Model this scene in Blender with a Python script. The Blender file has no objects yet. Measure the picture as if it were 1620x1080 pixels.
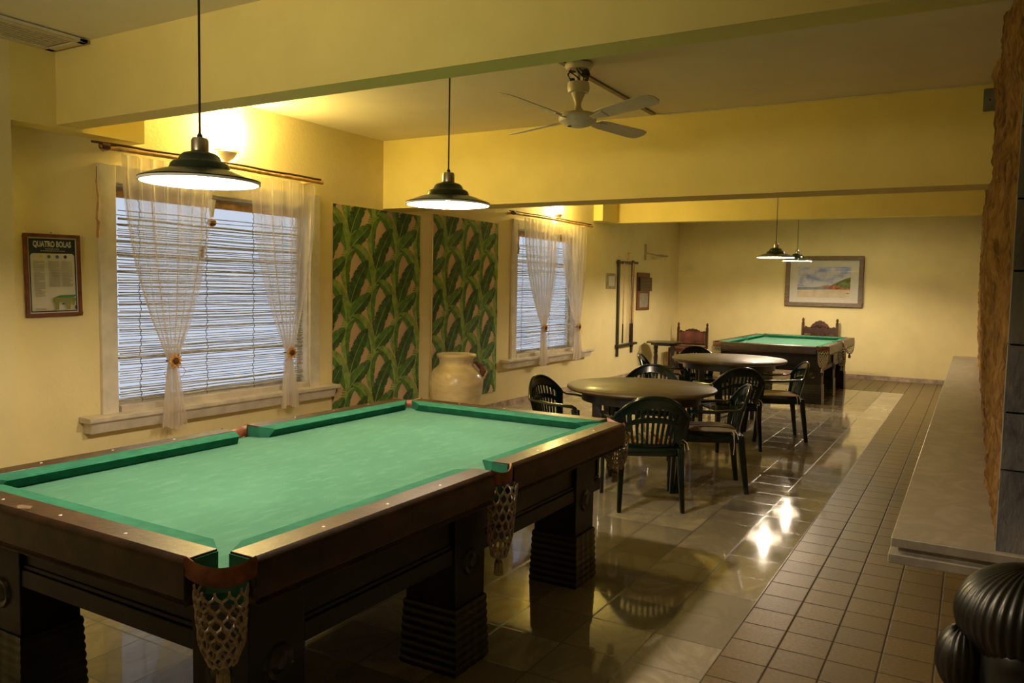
import bpy, math, random
from math import sin, cos, pi, radians
from mathutils import Vector, Matrix, noise
random.seed(7)
C = bpy.context.scene.collection
SC = bpy.context.scene

# ------------------------------------------------------------------ camera
CAMZ = 1.52
Rt = ((0.86432877, 0.50256242, 0.01915184), (-0.05114935, 0.04995804, 0.99744069), (-0.50031942, 0.86309629, -0.06888591))
cd = bpy.data.cameras.new('camera'); cam = bpy.data.objects.new('camera', cd); C.objects.link(cam)
cd.sensor_width = 36; cd.sensor_fit = 'HORIZONTAL'; cd.lens = 1255.0 / 1620 * 36; cd.clip_start = .05; cd.clip_end = 200
m = Matrix.Identity(4)
for i in range(3):
    m[i][0] = Rt[0][i]; m[i][1] = Rt[1][i]; m[i][2] = -Rt[2][i]
m[0][3] = 0; m[1][3] = 0; m[2][3] = CAMZ
cam.matrix_world = m
SC.camera = cam
# ------------------------------------------------------------------ view, sky, added fill lights
SC.view_settings.view_transform = 'Standard'; SC.view_settings.look = 'None'
SC.view_settings.gamma = 1; SC.view_settings.use_curve_mapping = False
SC.view_settings.exposure = 0.0
w = bpy.data.worlds.new('dusk_sky'); SC.world = w; w.use_nodes = True
w.node_tree.nodes['Background'].inputs[0].default_value = (.80, .87, 1.0, 1)
w.node_tree.nodes['Background'].inputs[1].default_value = .82
WARM = (1.0, .79, .25); LAMPW = (1.0, .81, .58)
def area(name, loc, size, power, col, rot=(0, 0, 0)):
    l = bpy.data.lights.new(name, 'AREA'); l.shape = 'RECTANGLE'; l.size = size[0]; l.size_y = size[1]
    l.energy = power; l.color = col
    o = bpy.data.objects.new(name, l); C.objects.link(o); o.location = loc; o.rotation_euler = rot
    return o
# added fill light behind the camera, standing in for unseen lamps
rl = area('fill_light_behind', (-2.3, -2.2, 2.15), (1.6, .4), 11.5, (1, .86, .60), (radians(99), 0, radians(8)))
rl.data.spread = radians(64)
# added fill light above the far bay, standing in for an unseen ceiling lamp
area('far_bay_fill_light', (-1.6, 13.2, 2.86), (.5, .5), 24, (1, .83, .55))
SCONCE_POWER = 640.0
BULB = 2080.0

# ------------------------------------------------------------------ node helpers
def new_mat(name):
    mt = bpy.data.materials.new(name); mt.use_nodes = True
    nt = mt.node_tree
    return mt, nt, nt.nodes['Principled BSDF']
class N:
    def __init__(s, nt): s.nt = nt
    def n(s, t, **k):
        x = s.nt.nodes.new(t)
        for a, b in k.items(): setattr(x, a, b)
        return x
    def L(s, a, b): s.nt.links.new(a, b)
    def put(s, sock, v):
        if hasattr(v, 'is_linked') or isinstance(v, bpy.types.NodeSocket): s.L(v, sock)
        else: sock.default_value = v
    def math(s, op, a, b=None, c=None, clamp=False):
        x = s.n('ShaderNodeMath', operation=op, use_clamp=clamp)
        s.put(x.inputs[0], a)
        if b is not None: s.put(x.inputs[1], b)
        if c is not None: s.put(x.inputs[2], c)
        return x.outputs[0]
    def mix(s, f, a, b, mode='MIX'):
        x = s.n('ShaderNodeMix', data_type='RGBA', blend_type=mode)
        s.put(x.inputs[0], f); s.put(x.inputs[6], a); s.put(x.inputs[7], b)
        return x.outputs[2]
    def noise(s, vec, scale, detail=4, rough=.5, dist=0):
        x = s.n('ShaderNodeTexNoise'); s.put(x.inputs['Scale'], scale); x.inputs['Detail'].default_value = detail
        x.inputs['Roughness'].default_value = rough; x.inputs['Distortion'].default_value = dist
        if vec is not None: s.L(vec, x.inputs['Vector'])
        return x.outputs['Fac']
    def ramp(s, f, stops):
        x = s.n('ShaderNodeValToRGB'); s.L(f, x.inputs[0]); e = x.color_ramp.elements
        while len(e) < len(stops): e.new(.5)
        for i, (p, c) in enumerate(stops):
            e[i].position = p; e[i].color = c if len(c) == 4 else (*c, 1)
        return x.outputs[0]
    def bump(s, h, strength, dist, bs):
        x = s.n('ShaderNodeBump'); x.inputs['Strength'].default_value = strength; x.inputs['Distance'].default_value = dist
        s.L(h, x.inputs['Height']); s.L(x.outputs[0], bs.inputs['Normal'])
    def obj(s): return s.n('ShaderNodeTexCoord').outputs['Object']
    def scaled(s, vec, sc):
        x = s.n('ShaderNodeMapping'); x.inputs['Scale'].default_value = sc; s.L(vec, x.inputs['Vector']); return x.outputs[0]
def c4(c): return (*c, 1)
def simple(name, col, rough=.5, metal=0, var=.12, scale=12, bump=0, bscale=60, coat=0, spec=None, stretch=None):
    mt, nt, b = new_mat(name); q = N(nt)
    v = q.obj()
    if stretch: v = q.scaled(v, stretch)
    f = q.noise(v, scale, 5)
    lo = tuple(max(0, x * (1 - var * 2)) for x in col); hi = tuple(min(1, x * (1 + var * 2)) for x in col)
    q.L(q.ramp(f, [(.3, lo), (.7, hi)]), b.inputs['Base Color'])
    b.inputs['Roughness'].default_value = rough; b.inputs['Metallic'].default_value = metal
    b.inputs['Coat Weight'].default_value = coat; b.inputs['Coat Roughness'].default_value = .15
    if spec is not None: b.inputs['Specular IOR Level'].default_value = spec
    if bump: q.bump(q.noise(v, bscale, 6), bump, .01, b)
    return mt
def emis(name, col, strength, base=(.9, .9, .85)):
    mt, nt, b = new_mat(name)
    b.inputs['Base Color'].default_value = c4(base); b.inputs['Emission Color'].default_value = c4(col)
    b.inputs['Emission Strength'].default_value = strength; b.inputs['Roughness'].default_value = .6
    return mt

MAT = {}
MAT['wall'] = simple('wall_paint', (.83, .71, .365), .62, var=.02, scale=3, bump=.15, bscale=35, spec=.25)
MAT['beam'] = simple('beam_paint', (.83, .68, .225), .65, var=.02, scale=3, bump=.12, bscale=35, spec=.2)
MAT['ceiling'] = simple('ceiling_paint', (.84, .75, .53), .75, var=.02, scale=2, bump=.1, bscale=25, spec=.15)
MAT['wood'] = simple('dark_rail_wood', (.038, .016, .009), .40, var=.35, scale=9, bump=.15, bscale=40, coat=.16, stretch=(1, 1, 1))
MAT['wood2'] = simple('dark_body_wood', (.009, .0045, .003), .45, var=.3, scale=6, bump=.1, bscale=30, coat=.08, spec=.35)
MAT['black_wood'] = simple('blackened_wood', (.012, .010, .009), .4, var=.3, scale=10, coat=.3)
MAT['mahogany'] = simple('mahogany', (.055, .016, .007), .38, var=.25, scale=14, coat=.25)
MAT['frame_red'] = simple('reddish_frame_wood', (.15, .042, .014), .42, var=.2, scale=20)
MAT['leather'] = simple('worn_red_leather', (.14, .045, .032), .38, var=.35, scale=5, bump=.1)
MAT['pocket_leather'] = simple('tan_pocket_leather', (.24, .075, .030), .42, var=.25, scale=25)
MAT['net'] = simple('knotted_string', (.50, .41, .32), .85, var=.12, scale=80)
MAT['plastic'] = simple('dark_green_plastic', (.003, .010, .007), .17, var=.08, scale=8, spec=.6)
MAT['enamel_green'] = simple('green_enamel', (.003, .014, .007), .2, var=.1, scale=10, coat=.4)
MAT['enamel_white'] = simple('white_enamel', (.90, .88, .84), .35, var=.02, scale=10)
MAT['steel'] = simple('brushed_steel', (.62, .56, .46), .28, metal=1, var=.08, scale=30)
MAT['brass'] = simple('aged_brass', (.50, .33, .12), .35, metal=1, var=.1, scale=30)
MAT['cable'] = simple('black_cable', (.012, .012, .012), .5)
MAT['white_paint'] = simple('old_white_paint', (.72, .66, .54), .45, var=.06, scale=9, bump=.08)
MAT['sill'] = simple('sill_grey_paint', (.62, .55, .45), .5, var=.08, scale=7, bump=.12)
MAT['bamboo'] = simple('bamboo_pole', (.48, .27, .09), .38, var=.25, scale=14, coat=.2)
MAT['slat'] = simple('bamboo_slat', (.46, .44, .38), .6, var=.35, scale=9, stretch=(1, 1.2, 40))
MAT['twine'] = simple('dark_twine', (.07, .05, .035), .8)
MAT['flower'] = simple('straw_flower', (.62, .33, .10), .8, var=.25, scale=60)
MAT['flower_core'] = simple('flower_core', (.10, .035, .012), .8, var=.3, scale=90)
MAT['ceramic'] = simple('pale_glazed_clay', (.76, .60, .33), .34, var=.07, scale=6, coat=.25, stretch=(1, 1, 3))
MAT['rope_brown'] = simple('burnt_handle', (.16, .06, .025), .6, var=.4, scale=40, bump=.4)
MAT['fan_white'] = simple('cream_fan_enamel', (.66, .57, .42), .38, var=.04, scale=9)
MAT['tabletop'] = simple('worn_felted_tabletop', (.115, .078, .034), .52, var=.12, scale=9, coat=.1)
MAT['cream_print'] = simple('printed_cream', (.66, .46, .28), .75, var=.03, scale=5)
MAT['leaf_dark'] = simple('leaf_print_dark', (.048, .110, .020), .75, var=.25, scale=16)
MAT['leaf_mid'] = simple('leaf_print_mid', (.10, .215, .036), .75, var=.22, scale=16)
MAT['leaf_light'] = simple('leaf_print_light', (.25, .37, .075), .75, var=.2, scale=16)
MAT['leaf_rib'] = simple('leaf_print_rib', (.36, .50, .15), .75, var=.1, scale=16)
MAT['paper'] = simple('print_paper', (.62, .58, .45), .6, var=.03, scale=6)
MAT['ink_dark'] = simple('print_navy', (.010, .022, .028), .5)
MAT['ink_grey'] = simple('print_grey', (.30, .28, .21), .6)
MAT['ink_title'] = simple('print_title', (.62, .60, .42), .6)
MAT['ink_yellow'] = simple('print_yellow', (.60, .50, .05), .6)
MAT['ink_green'] = simple('print_green', (.06, .20, .07), .6)
MAT['ink_olive'] = simple('print_olive', (.22, .22, .05), .6)
MAT['ink_blue'] = simple('print_blue', (.05, .16, .35), .6)
MAT['cue'] = simple('cue_maple', (.55, .34, .15), .35, var=.1, scale=20, coat=.2)
MAT['driftwood'] = simple('grey_brown_frame', (.17, .115, .075), .42, var=.2, scale=18, stretch=(1, 1, 6))
MAT['mount'] = simple('cream_mount', (.80, .70, .55), .8, var=.02)
MAT['sand'] = simple('painted_sand', (.78, .60, .40), .8, var=.06, scale=8)
MAT['sea'] = simple('painted_sea', (.30, .34, .34), .8, var=.12, scale=10)
MAT['hill'] = simple('painted_hill', (.22, .24, .08), .8, var=.3, scale=16)
MAT['earth'] = simple('painted_red_earth', (.55, .17, .06), .8, var=.3, scale=20)
MAT['far_hill'] = simple('painted_far_hill', (.45, .30, .25), .8, var=.1)
MAT['statue'] = simple('ebony_wood', (.006, .005, .004), .42, var=.25, scale=18, coat=.1)
MAT['tan_paint'] = simple('aged_tan_paint', (.36, .28, .16), .5)
MAT['grey_box'] = simple('grey_plastic', (.16, .17, .14), .5)
MAT['terminal'] = simple('wire_bundle', (.02, .015, .012), .6)
MAT['base_marble'] = simple('marble_skirting', (.42, .32, .24), .35, var=.25, scale=9)
MAT['clear_grille'] = simple('vent_cream', (.66, .58, .40), .55, var=.03)
MAT['vent_dark'] = simple('vent_slot', (.20, .16, .09), .8)
MAT['bulb'] = emis('lit_bulb', LAMPW, BULB)
MAT['bulb_far'] = emis('lit_bulb_far', LAMPW, BULB * 1.5)
MAT['sconce_glow'] = emis('glowing_parchment', WARM, SCONCE_POWER / 4)
MAT['sconce_glow_far'] = emis('glowing_parchment_far', WARM, SCONCE_POWER / 4 * 1.7)
MAT['sconce_top'] = emis('lamp_seen_from_above', WARM, SCONCE_POWER * .55)

def felt():
    mt, nt, b = new_mat('green_baize'); q = N(nt); v = q.obj()
    a = q.noise(v, 2.2, 6, .6); f = q.noise(q.scaled(v, (3, 1, 1)), 9, 6, .7)
    col = q.mix(q.math('MULTIPLY', q.math('SUBTRACT', a, .42, clamp=True), 1.6, clamp=True), (.050, .19, .120, 1), (.098, .285, .19, 1))
    col = q.mix(q.math('MULTIPLY', q.math('SUBTRACT', f, .50, clamp=True), 2.2, clamp=True), col, (.14, .33, .22, 1))
    q.L(col, b.inputs['Base Color']); b.inputs['Roughness'].default_value = .95
    b.inputs['Specular IOR Level'].default_value = .1
    b.inputs['Sheen Weight'].default_value = .15
    q.bump(q.noise(v, 400, 2), .15, .002, b)
    return mt
MAT['felt'] = felt()
MAT['felt_dark'] = simple('green_cushion_cloth', (.026, .15, .09), .9, var=.08, scale=20, spec=.1)

def marble(name, tint=(.50, .45, .35), rough=.13, tile=None, red=False):
    mt, nt, b = new_mat(name); q = N(nt); v = q.obj()
    sep = q.n('ShaderNodeSeparateXYZ'); q.L(v, sep.inputs[0])
    if tile:
        sx, ox, sy, oy, gw = tile
        u = q.math('DIVIDE', q.math('SUBTRACT', sep.outputs[0], ox), sx)
        t = q.math('DIVIDE', q.math('SUBTRACT', sep.outputs[1], oy), sy)
        fu = q.math('FRACT', u); ft = q.math('FRACT', t)
        eu = q.math('MULTIPLY', q.math('MINIMUM', fu, q.math('SUBTRACT', 1, fu)), sx)
        et = q.math('MULTIPLY', q.math('MINIMUM', ft, q.math('SUBTRACT', 1, ft)), sy)
        e = q.math('MINIMUM', eu, et)
        g = q.math('SUBTRACT', 1, q.math('DIVIDE', e, gw, clamp=True))   # 1 in the joint
        cmb = q.n('ShaderNodeCombineXYZ'); q.L(q.math('FLOOR', u), cmb.inputs[0]); q.L(q.math('FLOOR', t), cmb.inputs[1])
        wn = q.n('ShaderNodeTexWhiteNoise', noise_dimensions='3D'); q.L(cmb.outputs[0], wn.inputs['Vector'])
        vadd = q.n('ShaderNodeVectorMath', operation='MULTIPLY_ADD')
        q.L(wn.outputs['Color'], vadd.inputs[0]); vadd.inputs[1].default_value = (7, 7, 7); q.L(v, vadd.inputs[2])
        vec = vadd.outputs[0]; rnd = wn.outputs['Value']
    else:
        vec = v; rnd = None; g = None
    if red:
        col = q.ramp(q.noise(v, 60, 4), [(.3, (.155, .105, .042)), (.7, (.235, .165, .07))])
        if rnd is not None: col = q.mix(q.math('MULTIPLY', rnd, .5), col, (.13, .09, .04, 1))
    else:
        n1 = q.noise(q.scaled(vec, (1.5, 1, 1)), 2.6, 8, .6, 1.2)
        vein = q.math('SUBTRACT', 1, q.math('MULTIPLY', q.math('ABSOLUTE', q.math('SUBTRACT', n1, .5)), 9, clamp=True), clamp=True)
        dark = tuple(x * .45 for x in tint)
        col = q.mix(q.math('MULTIPLY', vein, .55), c4(tint), (*dark, 1))
        cl = q.noise(vec, 1.7, 4)
        col = q.mix(q.math('MULTIPLY', cl, .5), col, c4(tuple(x * .62 for x in tint)))
        if rnd is not None: col = q.mix(q.math('MULTIPLY', rnd, .8), col, c4(tuple(x * .42 for x in tint)))
    if g is not None: col = q.mix(g, col, (.035, .025, .016, 1) if red else (.035, .028, .018, 1))
    q.L(col, b.inputs['Base Color'])
    r = q.noise(v, 5, 5)
    rr = q.math('MULTIPLY_ADD', r, .06, rough)
    if g is not None: rr = q.math('MULTIPLY_ADD', g, .55, rr)
    q.L(rr, b.inputs['Roughness'])
    b.inputs['IOR'].default_value = 1.30 if red else 1.6
    if g is not None and red:
        h = q.math('SUBTRACT', 1, g)
        if red: h = q.math('ADD', h, q.math('MULTIPLY', q.noise(v, 220, 3), .35))
        q.bump(h, .5 if red else .25, .003, b)
    return mt
MAT['floor'] = marble('marble_floor_tiles', (.54, .47, .35), .03, (.305, -.845, .31, 2.985, .0055))
MAT['red_tile'] = marble('brown_quarry_tiles', rough=.30, tile=(.1955, -.845, .1985, 3.035, .006), red=True)
MAT['bench_marble'] = marble('bench_marble', (.50, .45, .38), .26)

def stone(name, a, b_, c, sc, bump=1.0):
    mt, nt, b = new_mat(name); q = N(nt); v = q.obj()
    f = q.noise(q.scaled(v, (1, 1, .45)), sc, 9, .7, .6)
    q.L(q.ramp(f, [(.30, a), (.5, b_), (.72, c)]), b.inputs['Base Color'])
    b.inputs['Roughness'].default_value = .92; b.inputs['Specular IOR Level'].default_value = .15
    q.bump(q.noise(q.scaled(v, (1, 1, .5)), sc * 3, 8, .7), bump, .02, b)
    return mt
MAT['coral'] = stone('rough_coral_stone', (.05, .024, .010), (.25, .135, .045), (.46, .27, .10), 14)
MAT['greystone'] = stone('grey_ashlar_stone', (.10, .10, .115), (.22, .215, .22), (.32, .29, .26), 7, .6)

def sheer():
    mt, nt, b = new_mat('sheer_voile'); q = N(nt)
    nt.nodes.remove(b)
    out = nt.nodes['Material Output']
    tr = q.n('ShaderNodeBsdfTransparent'); df = q.n('ShaderNodeBsdfDiffuse'); tl = q.n('ShaderNodeBsdfTranslucent')
    df.inputs[0].default_value = (.88, .80, .68, 1); tl.inputs[0].default_value = (.88, .82, .74, 1)
    m1 = q.n('ShaderNodeMixShader'); m1.inputs[0].default_value = .45; q.L(df.outputs[0], m1.inputs[1]); q.L(tl.outputs[0], m1.inputs[2])
    m2 = q.n('ShaderNodeMixShader'); q.L(tr.outputs[0], m2.inputs[1]); q.L(m1.outputs[0], m2.inputs[2])
    lw = q.n('ShaderNodeLayerWeight'); lw.inputs[0].default_value = .35
    f = q.math('MULTIPLY_ADD', lw.outputs['Facing'], .28, .46, clamp=True)
    # woven bands
    wv = q.noise(q.scaled(q.obj(), (1, 16, 1)), 1.0, 1)
    f = q.math('ADD', f, q.math('MULTIPLY', q.math('SUBTRACT', wv, .5), .5), clamp=True)
    q.L(f, m2.inputs[0]); q.L(m2.outputs[0], out.inputs['Surface'])
    return mt
MAT['sheer'] = sheer()
def glass():
    mt, nt, b = new_mat('window_glass'); q = N(nt); nt.nodes.remove(b)
    tr = q.n('ShaderNodeBsdfTransparent'); gl = q.n('ShaderNodeBsdfGlossy'); gl.inputs['Roughness'].default_value = .02
    tr.inputs[0].default_value = (.95, .97, 1, 1)
    fr = q.n('ShaderNodeFresnel'); fr.inputs[0].default_value = 1.45
    mx = q.n('ShaderNodeMixShader'); geo = q.n('ShaderNodeNewGeometry'); q.L(q.math('MULTIPLY', fr.outputs[0], q.math('SUBTRACT', 1, geo.outputs['Backfacing'])), mx.inputs[0]); q.L(tr.outputs[0], mx.inputs[1]); q.L(gl.outputs[0], mx.inputs[2])
    q.L(mx.outputs[0], nt.nodes['Material Output'].inputs['Surface'])
    return mt
MAT['glass'] = glass()
def stripes():
    mt, nt, b = new_mat('striped_cotton'); q = N(nt)
    sep = q.n('ShaderNodeSeparateXYZ'); q.L(q.obj(), sep.inputs[0])
    f = q.math('FRACT', q.math('MULTIPLY', sep.outputs[0], 5.5))
    r = q.ramp(f, [(0, (.50, .42, .30)), (.30, (.22, .03, .02)), (.42, (.50, .36, .08)), (.55, (.50, .42, .30)), (.75, (.08, .10, .03)), (.85, (.42, .30, .20))])
    r_node = nt.nodes[-1]
    for x in nt.nodes:
        if x.bl_idname == 'ShaderNodeValToRGB': x.color_ramp.interpolation = 'CONSTANT'
    q.L(r, b.inputs['Base Color']); b.inputs['Roughness'].default_value = .9
    return mt
MAT['stripes'] = stripes()
MAT['tie'] = simple('cotton_tie', (.62, .52, .38), .9)
def sky_paint():
    mt, nt, b = new_mat('painted_sky'); q = N(nt); v = q.obj()
    f = q.noise(q.scaled(v, (1, 1, 1.7)), 4.2, 5, .55)
    q.L(q.ramp(f, [(.38, (.33, .37, .62)), (.52, (.72, .66, .66)), (.7, (.82, .74, .66))]), b.inputs['Base Color'])
    b.inputs['Roughness'].default_value = .8
    return mt
MAT['sky_paint'] = sky_paint()
def striped_bead():
    mt, nt, b = new_mat('striped_bead'); q = N(nt)
    sep = q.n('ShaderNodeSeparateXYZ'); q.L(q.obj(), sep.inputs[0])
    f = q.math('FRACT', q.math('MULTIPLY', sep.outputs[2], 45))
    q.L(q.ramp(f, [(.0, (.30, .10, .02)), (.49, (.40, .20, .05)), (.51, (.05, .03, .02)), (1, (.05, .03, .02))]), b.inputs['Base Color'])
    return mt
MAT['bead'] = striped_bead()

# ------------------------------------------------------------------ mesh builder
class MB:
    def __init__(s): s.v = []; s.f = []; s.mi = []; s.mats = []; s.cur = 0
    def mat(s, name):
        mm = MAT[name]
        if mm not in s.mats: s.mats.append(mm)
        s.cur = s.mats.index(mm); return s
    def add(s, vs, fs):
        b = len(s.v); s.v += [tuple(x) for x in vs]
        for f in fs: s.f.append(tuple(b + i for i in f)); s.mi.append(s.cur)
        return s
    def box(s, x0, x1, y0, y1, z0, z1):
        return s.add([(x0, y0, z0), (x1, y0, z0), (x1, y1, z0), (x0, y1, z0), (x0, y0, z1), (x1, y0, z1), (x1, y1, z1), (x0, y1, z1)],
                     [(0, 3, 2, 1), (4, 5, 6, 7), (0, 1, 5, 4), (1, 2, 6, 5), (2, 3, 7, 6), (3, 0, 4, 7)])
    def frus(s, cx, cy, z0, hx0, hy0, z1, hx1, hy1, dx=0, dy=0):
        a = [(cx - hx0, cy - hy0, z0), (cx + hx0, cy - hy0, z0), (cx + hx0, cy + hy0, z0), (cx - hx0, cy + hy0, z0)]
        cx += dx; cy += dy
        a += [(cx - hx1, cy - hy1, z1), (cx + hx1, cy - hy1, z1), (cx + hx1, cy + hy1, z1), (cx - hx1, cy + hy1, z1)]
        return s.add(a, [(0, 3, 2, 1), (4, 5, 6, 7), (0, 1, 5, 4), (1, 2, 6, 5), (2, 3, 7, 6), (3, 0, 4, 7)])
    def prism(s, poly, mapf, d0, d1):
        n = len(poly); vs = [mapf(a, b, d0) for a, b in poly] + [mapf(a, b, d1) for a, b in poly]
        fs = [tuple(range(n))[::-1], tuple(range(n, 2 * n))] + [(i, (i + 1) % n, n + (i + 1) % n, n + i) for i in range(n)]
        return s.add(vs, fs)
    def lathe(s, prof, c=(0, 0, 0), seg=24, axis='z', ang=2 * pi, a0=0):
        vs = []; fs = []; n = len(prof)
        closed = abs(ang - 2 * pi) < 1e-6
        cnt = seg if closed else seg + 1
        for i in range(cnt):
            t = a0 + ang * i / seg
            for r, h in prof:
                p = (r * cos(t), r * sin(t), h)
                if axis == 'x': p = (h, r * cos(t), r * sin(t))
                if axis == 'y': p = (r * sin(t), h, r * cos(t))
                vs.append((c[0] + p[0], c[1] + p[1], c[2] + p[2]))
        for i in range(seg):
            j = (i + 1) % cnt
            for k in range(n - 1): fs.append((i * n + k, j * n + k, j * n + k + 1, i * n + k + 1))
        return s.add(vs, fs)
    def tube(s, pts, r, seg=8, flat=1.0, up=Vector((0, 0, 1)), cap=True):
        pts = [Vector(p) for p in pts]; n = len(pts); vs = []; fs = []
        rr = r if isinstance(r, (list, tuple)) else [r] * n
        for i, p in enumerate(pts):
            d = (pts[min(i + 1, n - 1)] - pts[max(i - 1, 0)]).normalized()
            u = up if abs(d.dot(up)) < .95 else Vector((0, 1, 0))
            a = d.cross(u).normalized(); b = a.cross(d).normalized()
            for k in range(seg):
                t = 2 * pi * k / seg
                vs.append(p + a * (rr[i] * cos(t)) + b * (rr[i] * flat * sin(t)))
        for i in range(n - 1):
            for k in range(seg):
                l = (k + 1) % seg
                fs.append((i * seg + k, i * seg + l, (i + 1) * seg + l, (i + 1) * seg + k))
        if cap: fs += [tuple(range(seg))[::-1], tuple(range((n - 1) * seg, n * seg))]
        return s.add(vs, fs)
    def grid(s, fn, nu, nv, skip=None, closed_u=False):
        vs = [fn(i / nu, j / nv) for i in range(nu + 1) for j in range(nv + 1)]
        fs = []
        for i in range(nu):
            for j in range(nv):
                if skip and skip(i, j): continue
                a = i * (nv + 1) + j; fs.append((a, a + nv + 1, a + nv + 2, a + 1))
        return s.add(vs, fs)
    def ell(s, c, r, nu=24, nv=14, disp=None):
        def fn(u, v):
            a = 2 * pi * u; b = pi * (v - .5); d = Vector((cos(b) * cos(a), cos(b) * sin(a), sin(b)))
            k = 1 + (disp(d, a, b) if disp else 0)
            return (c[0] + r[0] * d.x * k, c[1] + r[1] * d.y * k, c[2] + r[2] * d.z * k)
        return s.grid(fn, nu, nv)
    def build(s, name, parent=None, loc=(0, 0, 0), rot=(0, 0, 0), smooth=35, bevel=0, weld=False, solid=0):
        me = bpy.data.meshes.new(name); me.from_pydata(s.v, [], s.f); me.validate()
        for mm in s.mats: me.materials.append(mm)
        if len(me.polygons) == len(s.mi):
            me.polygons.foreach_set('material_index', s.mi)
        me.update()
        import bmesh
        bm = bmesh.new(); bm.from_mesh(me)
        bmesh.ops.remove_doubles(bm, verts=bm.verts, dist=1e-5)
        bmesh.ops.recalc_face_normals(bm, faces=bm.faces); bm.to_mesh(me); bm.free()
        if smooth:
            me.polygons.foreach_set('use_smooth', [True] * len(me.polygons))
            try: me.set_sharp_from_angle(angle=radians(smooth))
            except Exception: pass
        o = bpy.data.objects.new(name, me); C.objects.link(o)
        o.location = loc; o.rotation_euler = rot
        if parent: o.parent = parent
        if solid:
            sm = o.modifiers.new('thickness', 'SOLIDIFY'); sm.thickness = solid; sm.offset = 0
        if bevel:
            bv = o.modifiers.new('bevel', 'BEVEL'); bv.width = bevel; bv.segments = 2; bv.limit_method = 'ANGLE'; bv.angle_limit = radians(40)
        return o
def B(mat): return MB().mat(mat)
def tag(o, label, cat, group=None):
    o['label'] = label; o['category'] = cat
    if group: o['group'] = group
    return o
def struct(o): o['kind'] = 'structure'; return o
def empty(name, loc=(0, 0, 0), rz=0):
    o = bpy.data.objects.new(name, None); C.objects.link(o); o.location = loc; o.rotation_euler = (0, 0, rz)
    o.empty_display_size = .1
    return o
def kids(o): return [c for c in bpy.data.objects if c.parent == o]
def dup(o, parent=None):
    c = o.copy(); C.objects.link(c)
    if parent: c.parent = parent
    for ch in kids(o): dup(ch, c)
    return c
def text_into(mb, body, size, mapf, width=None):
    cu = bpy.data.curves.new('lettering', 'FONT'); cu.body = body; cu.size = size; cu.align_x = 'CENTER'; cu.resolution_u = 3
    cu.offset = size * .035
    to = bpy.data.objects.new('lettering', cu); C.objects.link(to)
    bpy.context.view_layer.update()
    me = to.to_mesh(); xs = [v.co.x for v in me.vertices]
    k = width / (max(xs) - min(xs)) if width else 1
    mb.add([mapf(v.co.x * k, v.co.y) for v in me.vertices], [tuple(p.vertices) for p in me.polygons])
    to.to_mesh_clear(); bpy.data.objects.remove(to); bpy.data.curves.remove(cu)

# ------------------------------------------------------------------ room shell
WX = -5.09; WT = .12; CEIL = 2.92; YB = 15.3; YN = -3.0; XR = 3.6
# floor: marble field with quarry-tile strips on the right and along the far wall
mb = B('floor'); XS = -.845; YS = 13.45
mb.add([(WX, YN, 0), (XS, YN, 0), (XS, YS, 0), (WX, YS, 0)], [(0, 1, 2, 3)])
mb.mat('red_tile').add([(XS, YN, 0), (XR, YN, 0), (XR, YB, 0), (XS, YB, 0), (WX, YS, 0), (XS, YS, 0), (WX, YB, 0)], [(0, 1, 2, 3), (4, 5, 3, 6)])
struct(mb.build('floor', smooth=0))
mb = B('ceiling'); mb.box(WX - WT, XR + .2, YN - .2, YB + .2, CEIL, CEIL + .15); struct(mb.build('ceiling', smooth=0))
WIN = [(3.34, 5.17, .62, 2.17), (8.84, 10.58, .62, 2.26)]
mb = B('wall')
ys = [YN - .2, WIN[0][0], WIN[0][1], WIN[1][0], WIN[1][1], YB + .2]
mb.box(WX - WT, WX, ys[0], ys[1], 0, CEIL); mb.box(WX - WT, WX, ys[2], ys[3], 0, CEIL); mb.box(WX - WT, WX, ys[4], ys[5], 0, CEIL)
for a, b, c, d in WIN: mb.box(WX - WT, WX, a, b, 0, c); mb.box(WX - WT, WX, a, b, d, CEIL)
struct(mb.build('wall_left', smooth=0))
struct(B('wall').box(WX - WT, XR + .2, YB, YB + .2, 0, CEIL).build('wall_back', smooth=0))
struct(B('wall').box(WX - WT, XR + .2, YN - .2, YN, 0, CEIL).build('wall_front', smooth=0))
struct(B('wall').box(XR, XR + .2, YN, YB, 0, CEIL).build('wall_right', smooth=0))
struct(B('wall').box(WX, -4.93, YN, 2.6, 0, CEIL).build('trim_1', smooth=0))              # pier at the left edge
struct(B('beam').box(WX, -4.93, 2.6, 3.47, 2.44, CEIL).build('trim_2', smooth=0))         # bulkhead carrying the near beam
struct(B('beam').box(-4.93, XR, 2.87, 3.03, 2.46, CEIL).build('trim_3', smooth=0))
struct(B('beam').box(WX, XR, 6.19, 6.54, 2.262, CEIL).build('trim_4', smooth=0))
struct(B('beam').box(WX, -4.94, 11.2, 11.95, 2.548, CEIL).build('trim_5', smooth=0))
struct(B('beam').box(-4.94, XR, 11.78, 11.95, 2.555, CEIL).build('trim_6', smooth=0))
struct(B('base_marble').box(WX, XR, YB - .015, YB, 0, .075).build('baseboard_back', smooth=0))
struct(B('base_marble').box(WX, WX + .015, 2.6, YB - .015, 0, .075).build('baseboard_left', smooth=0))

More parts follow.
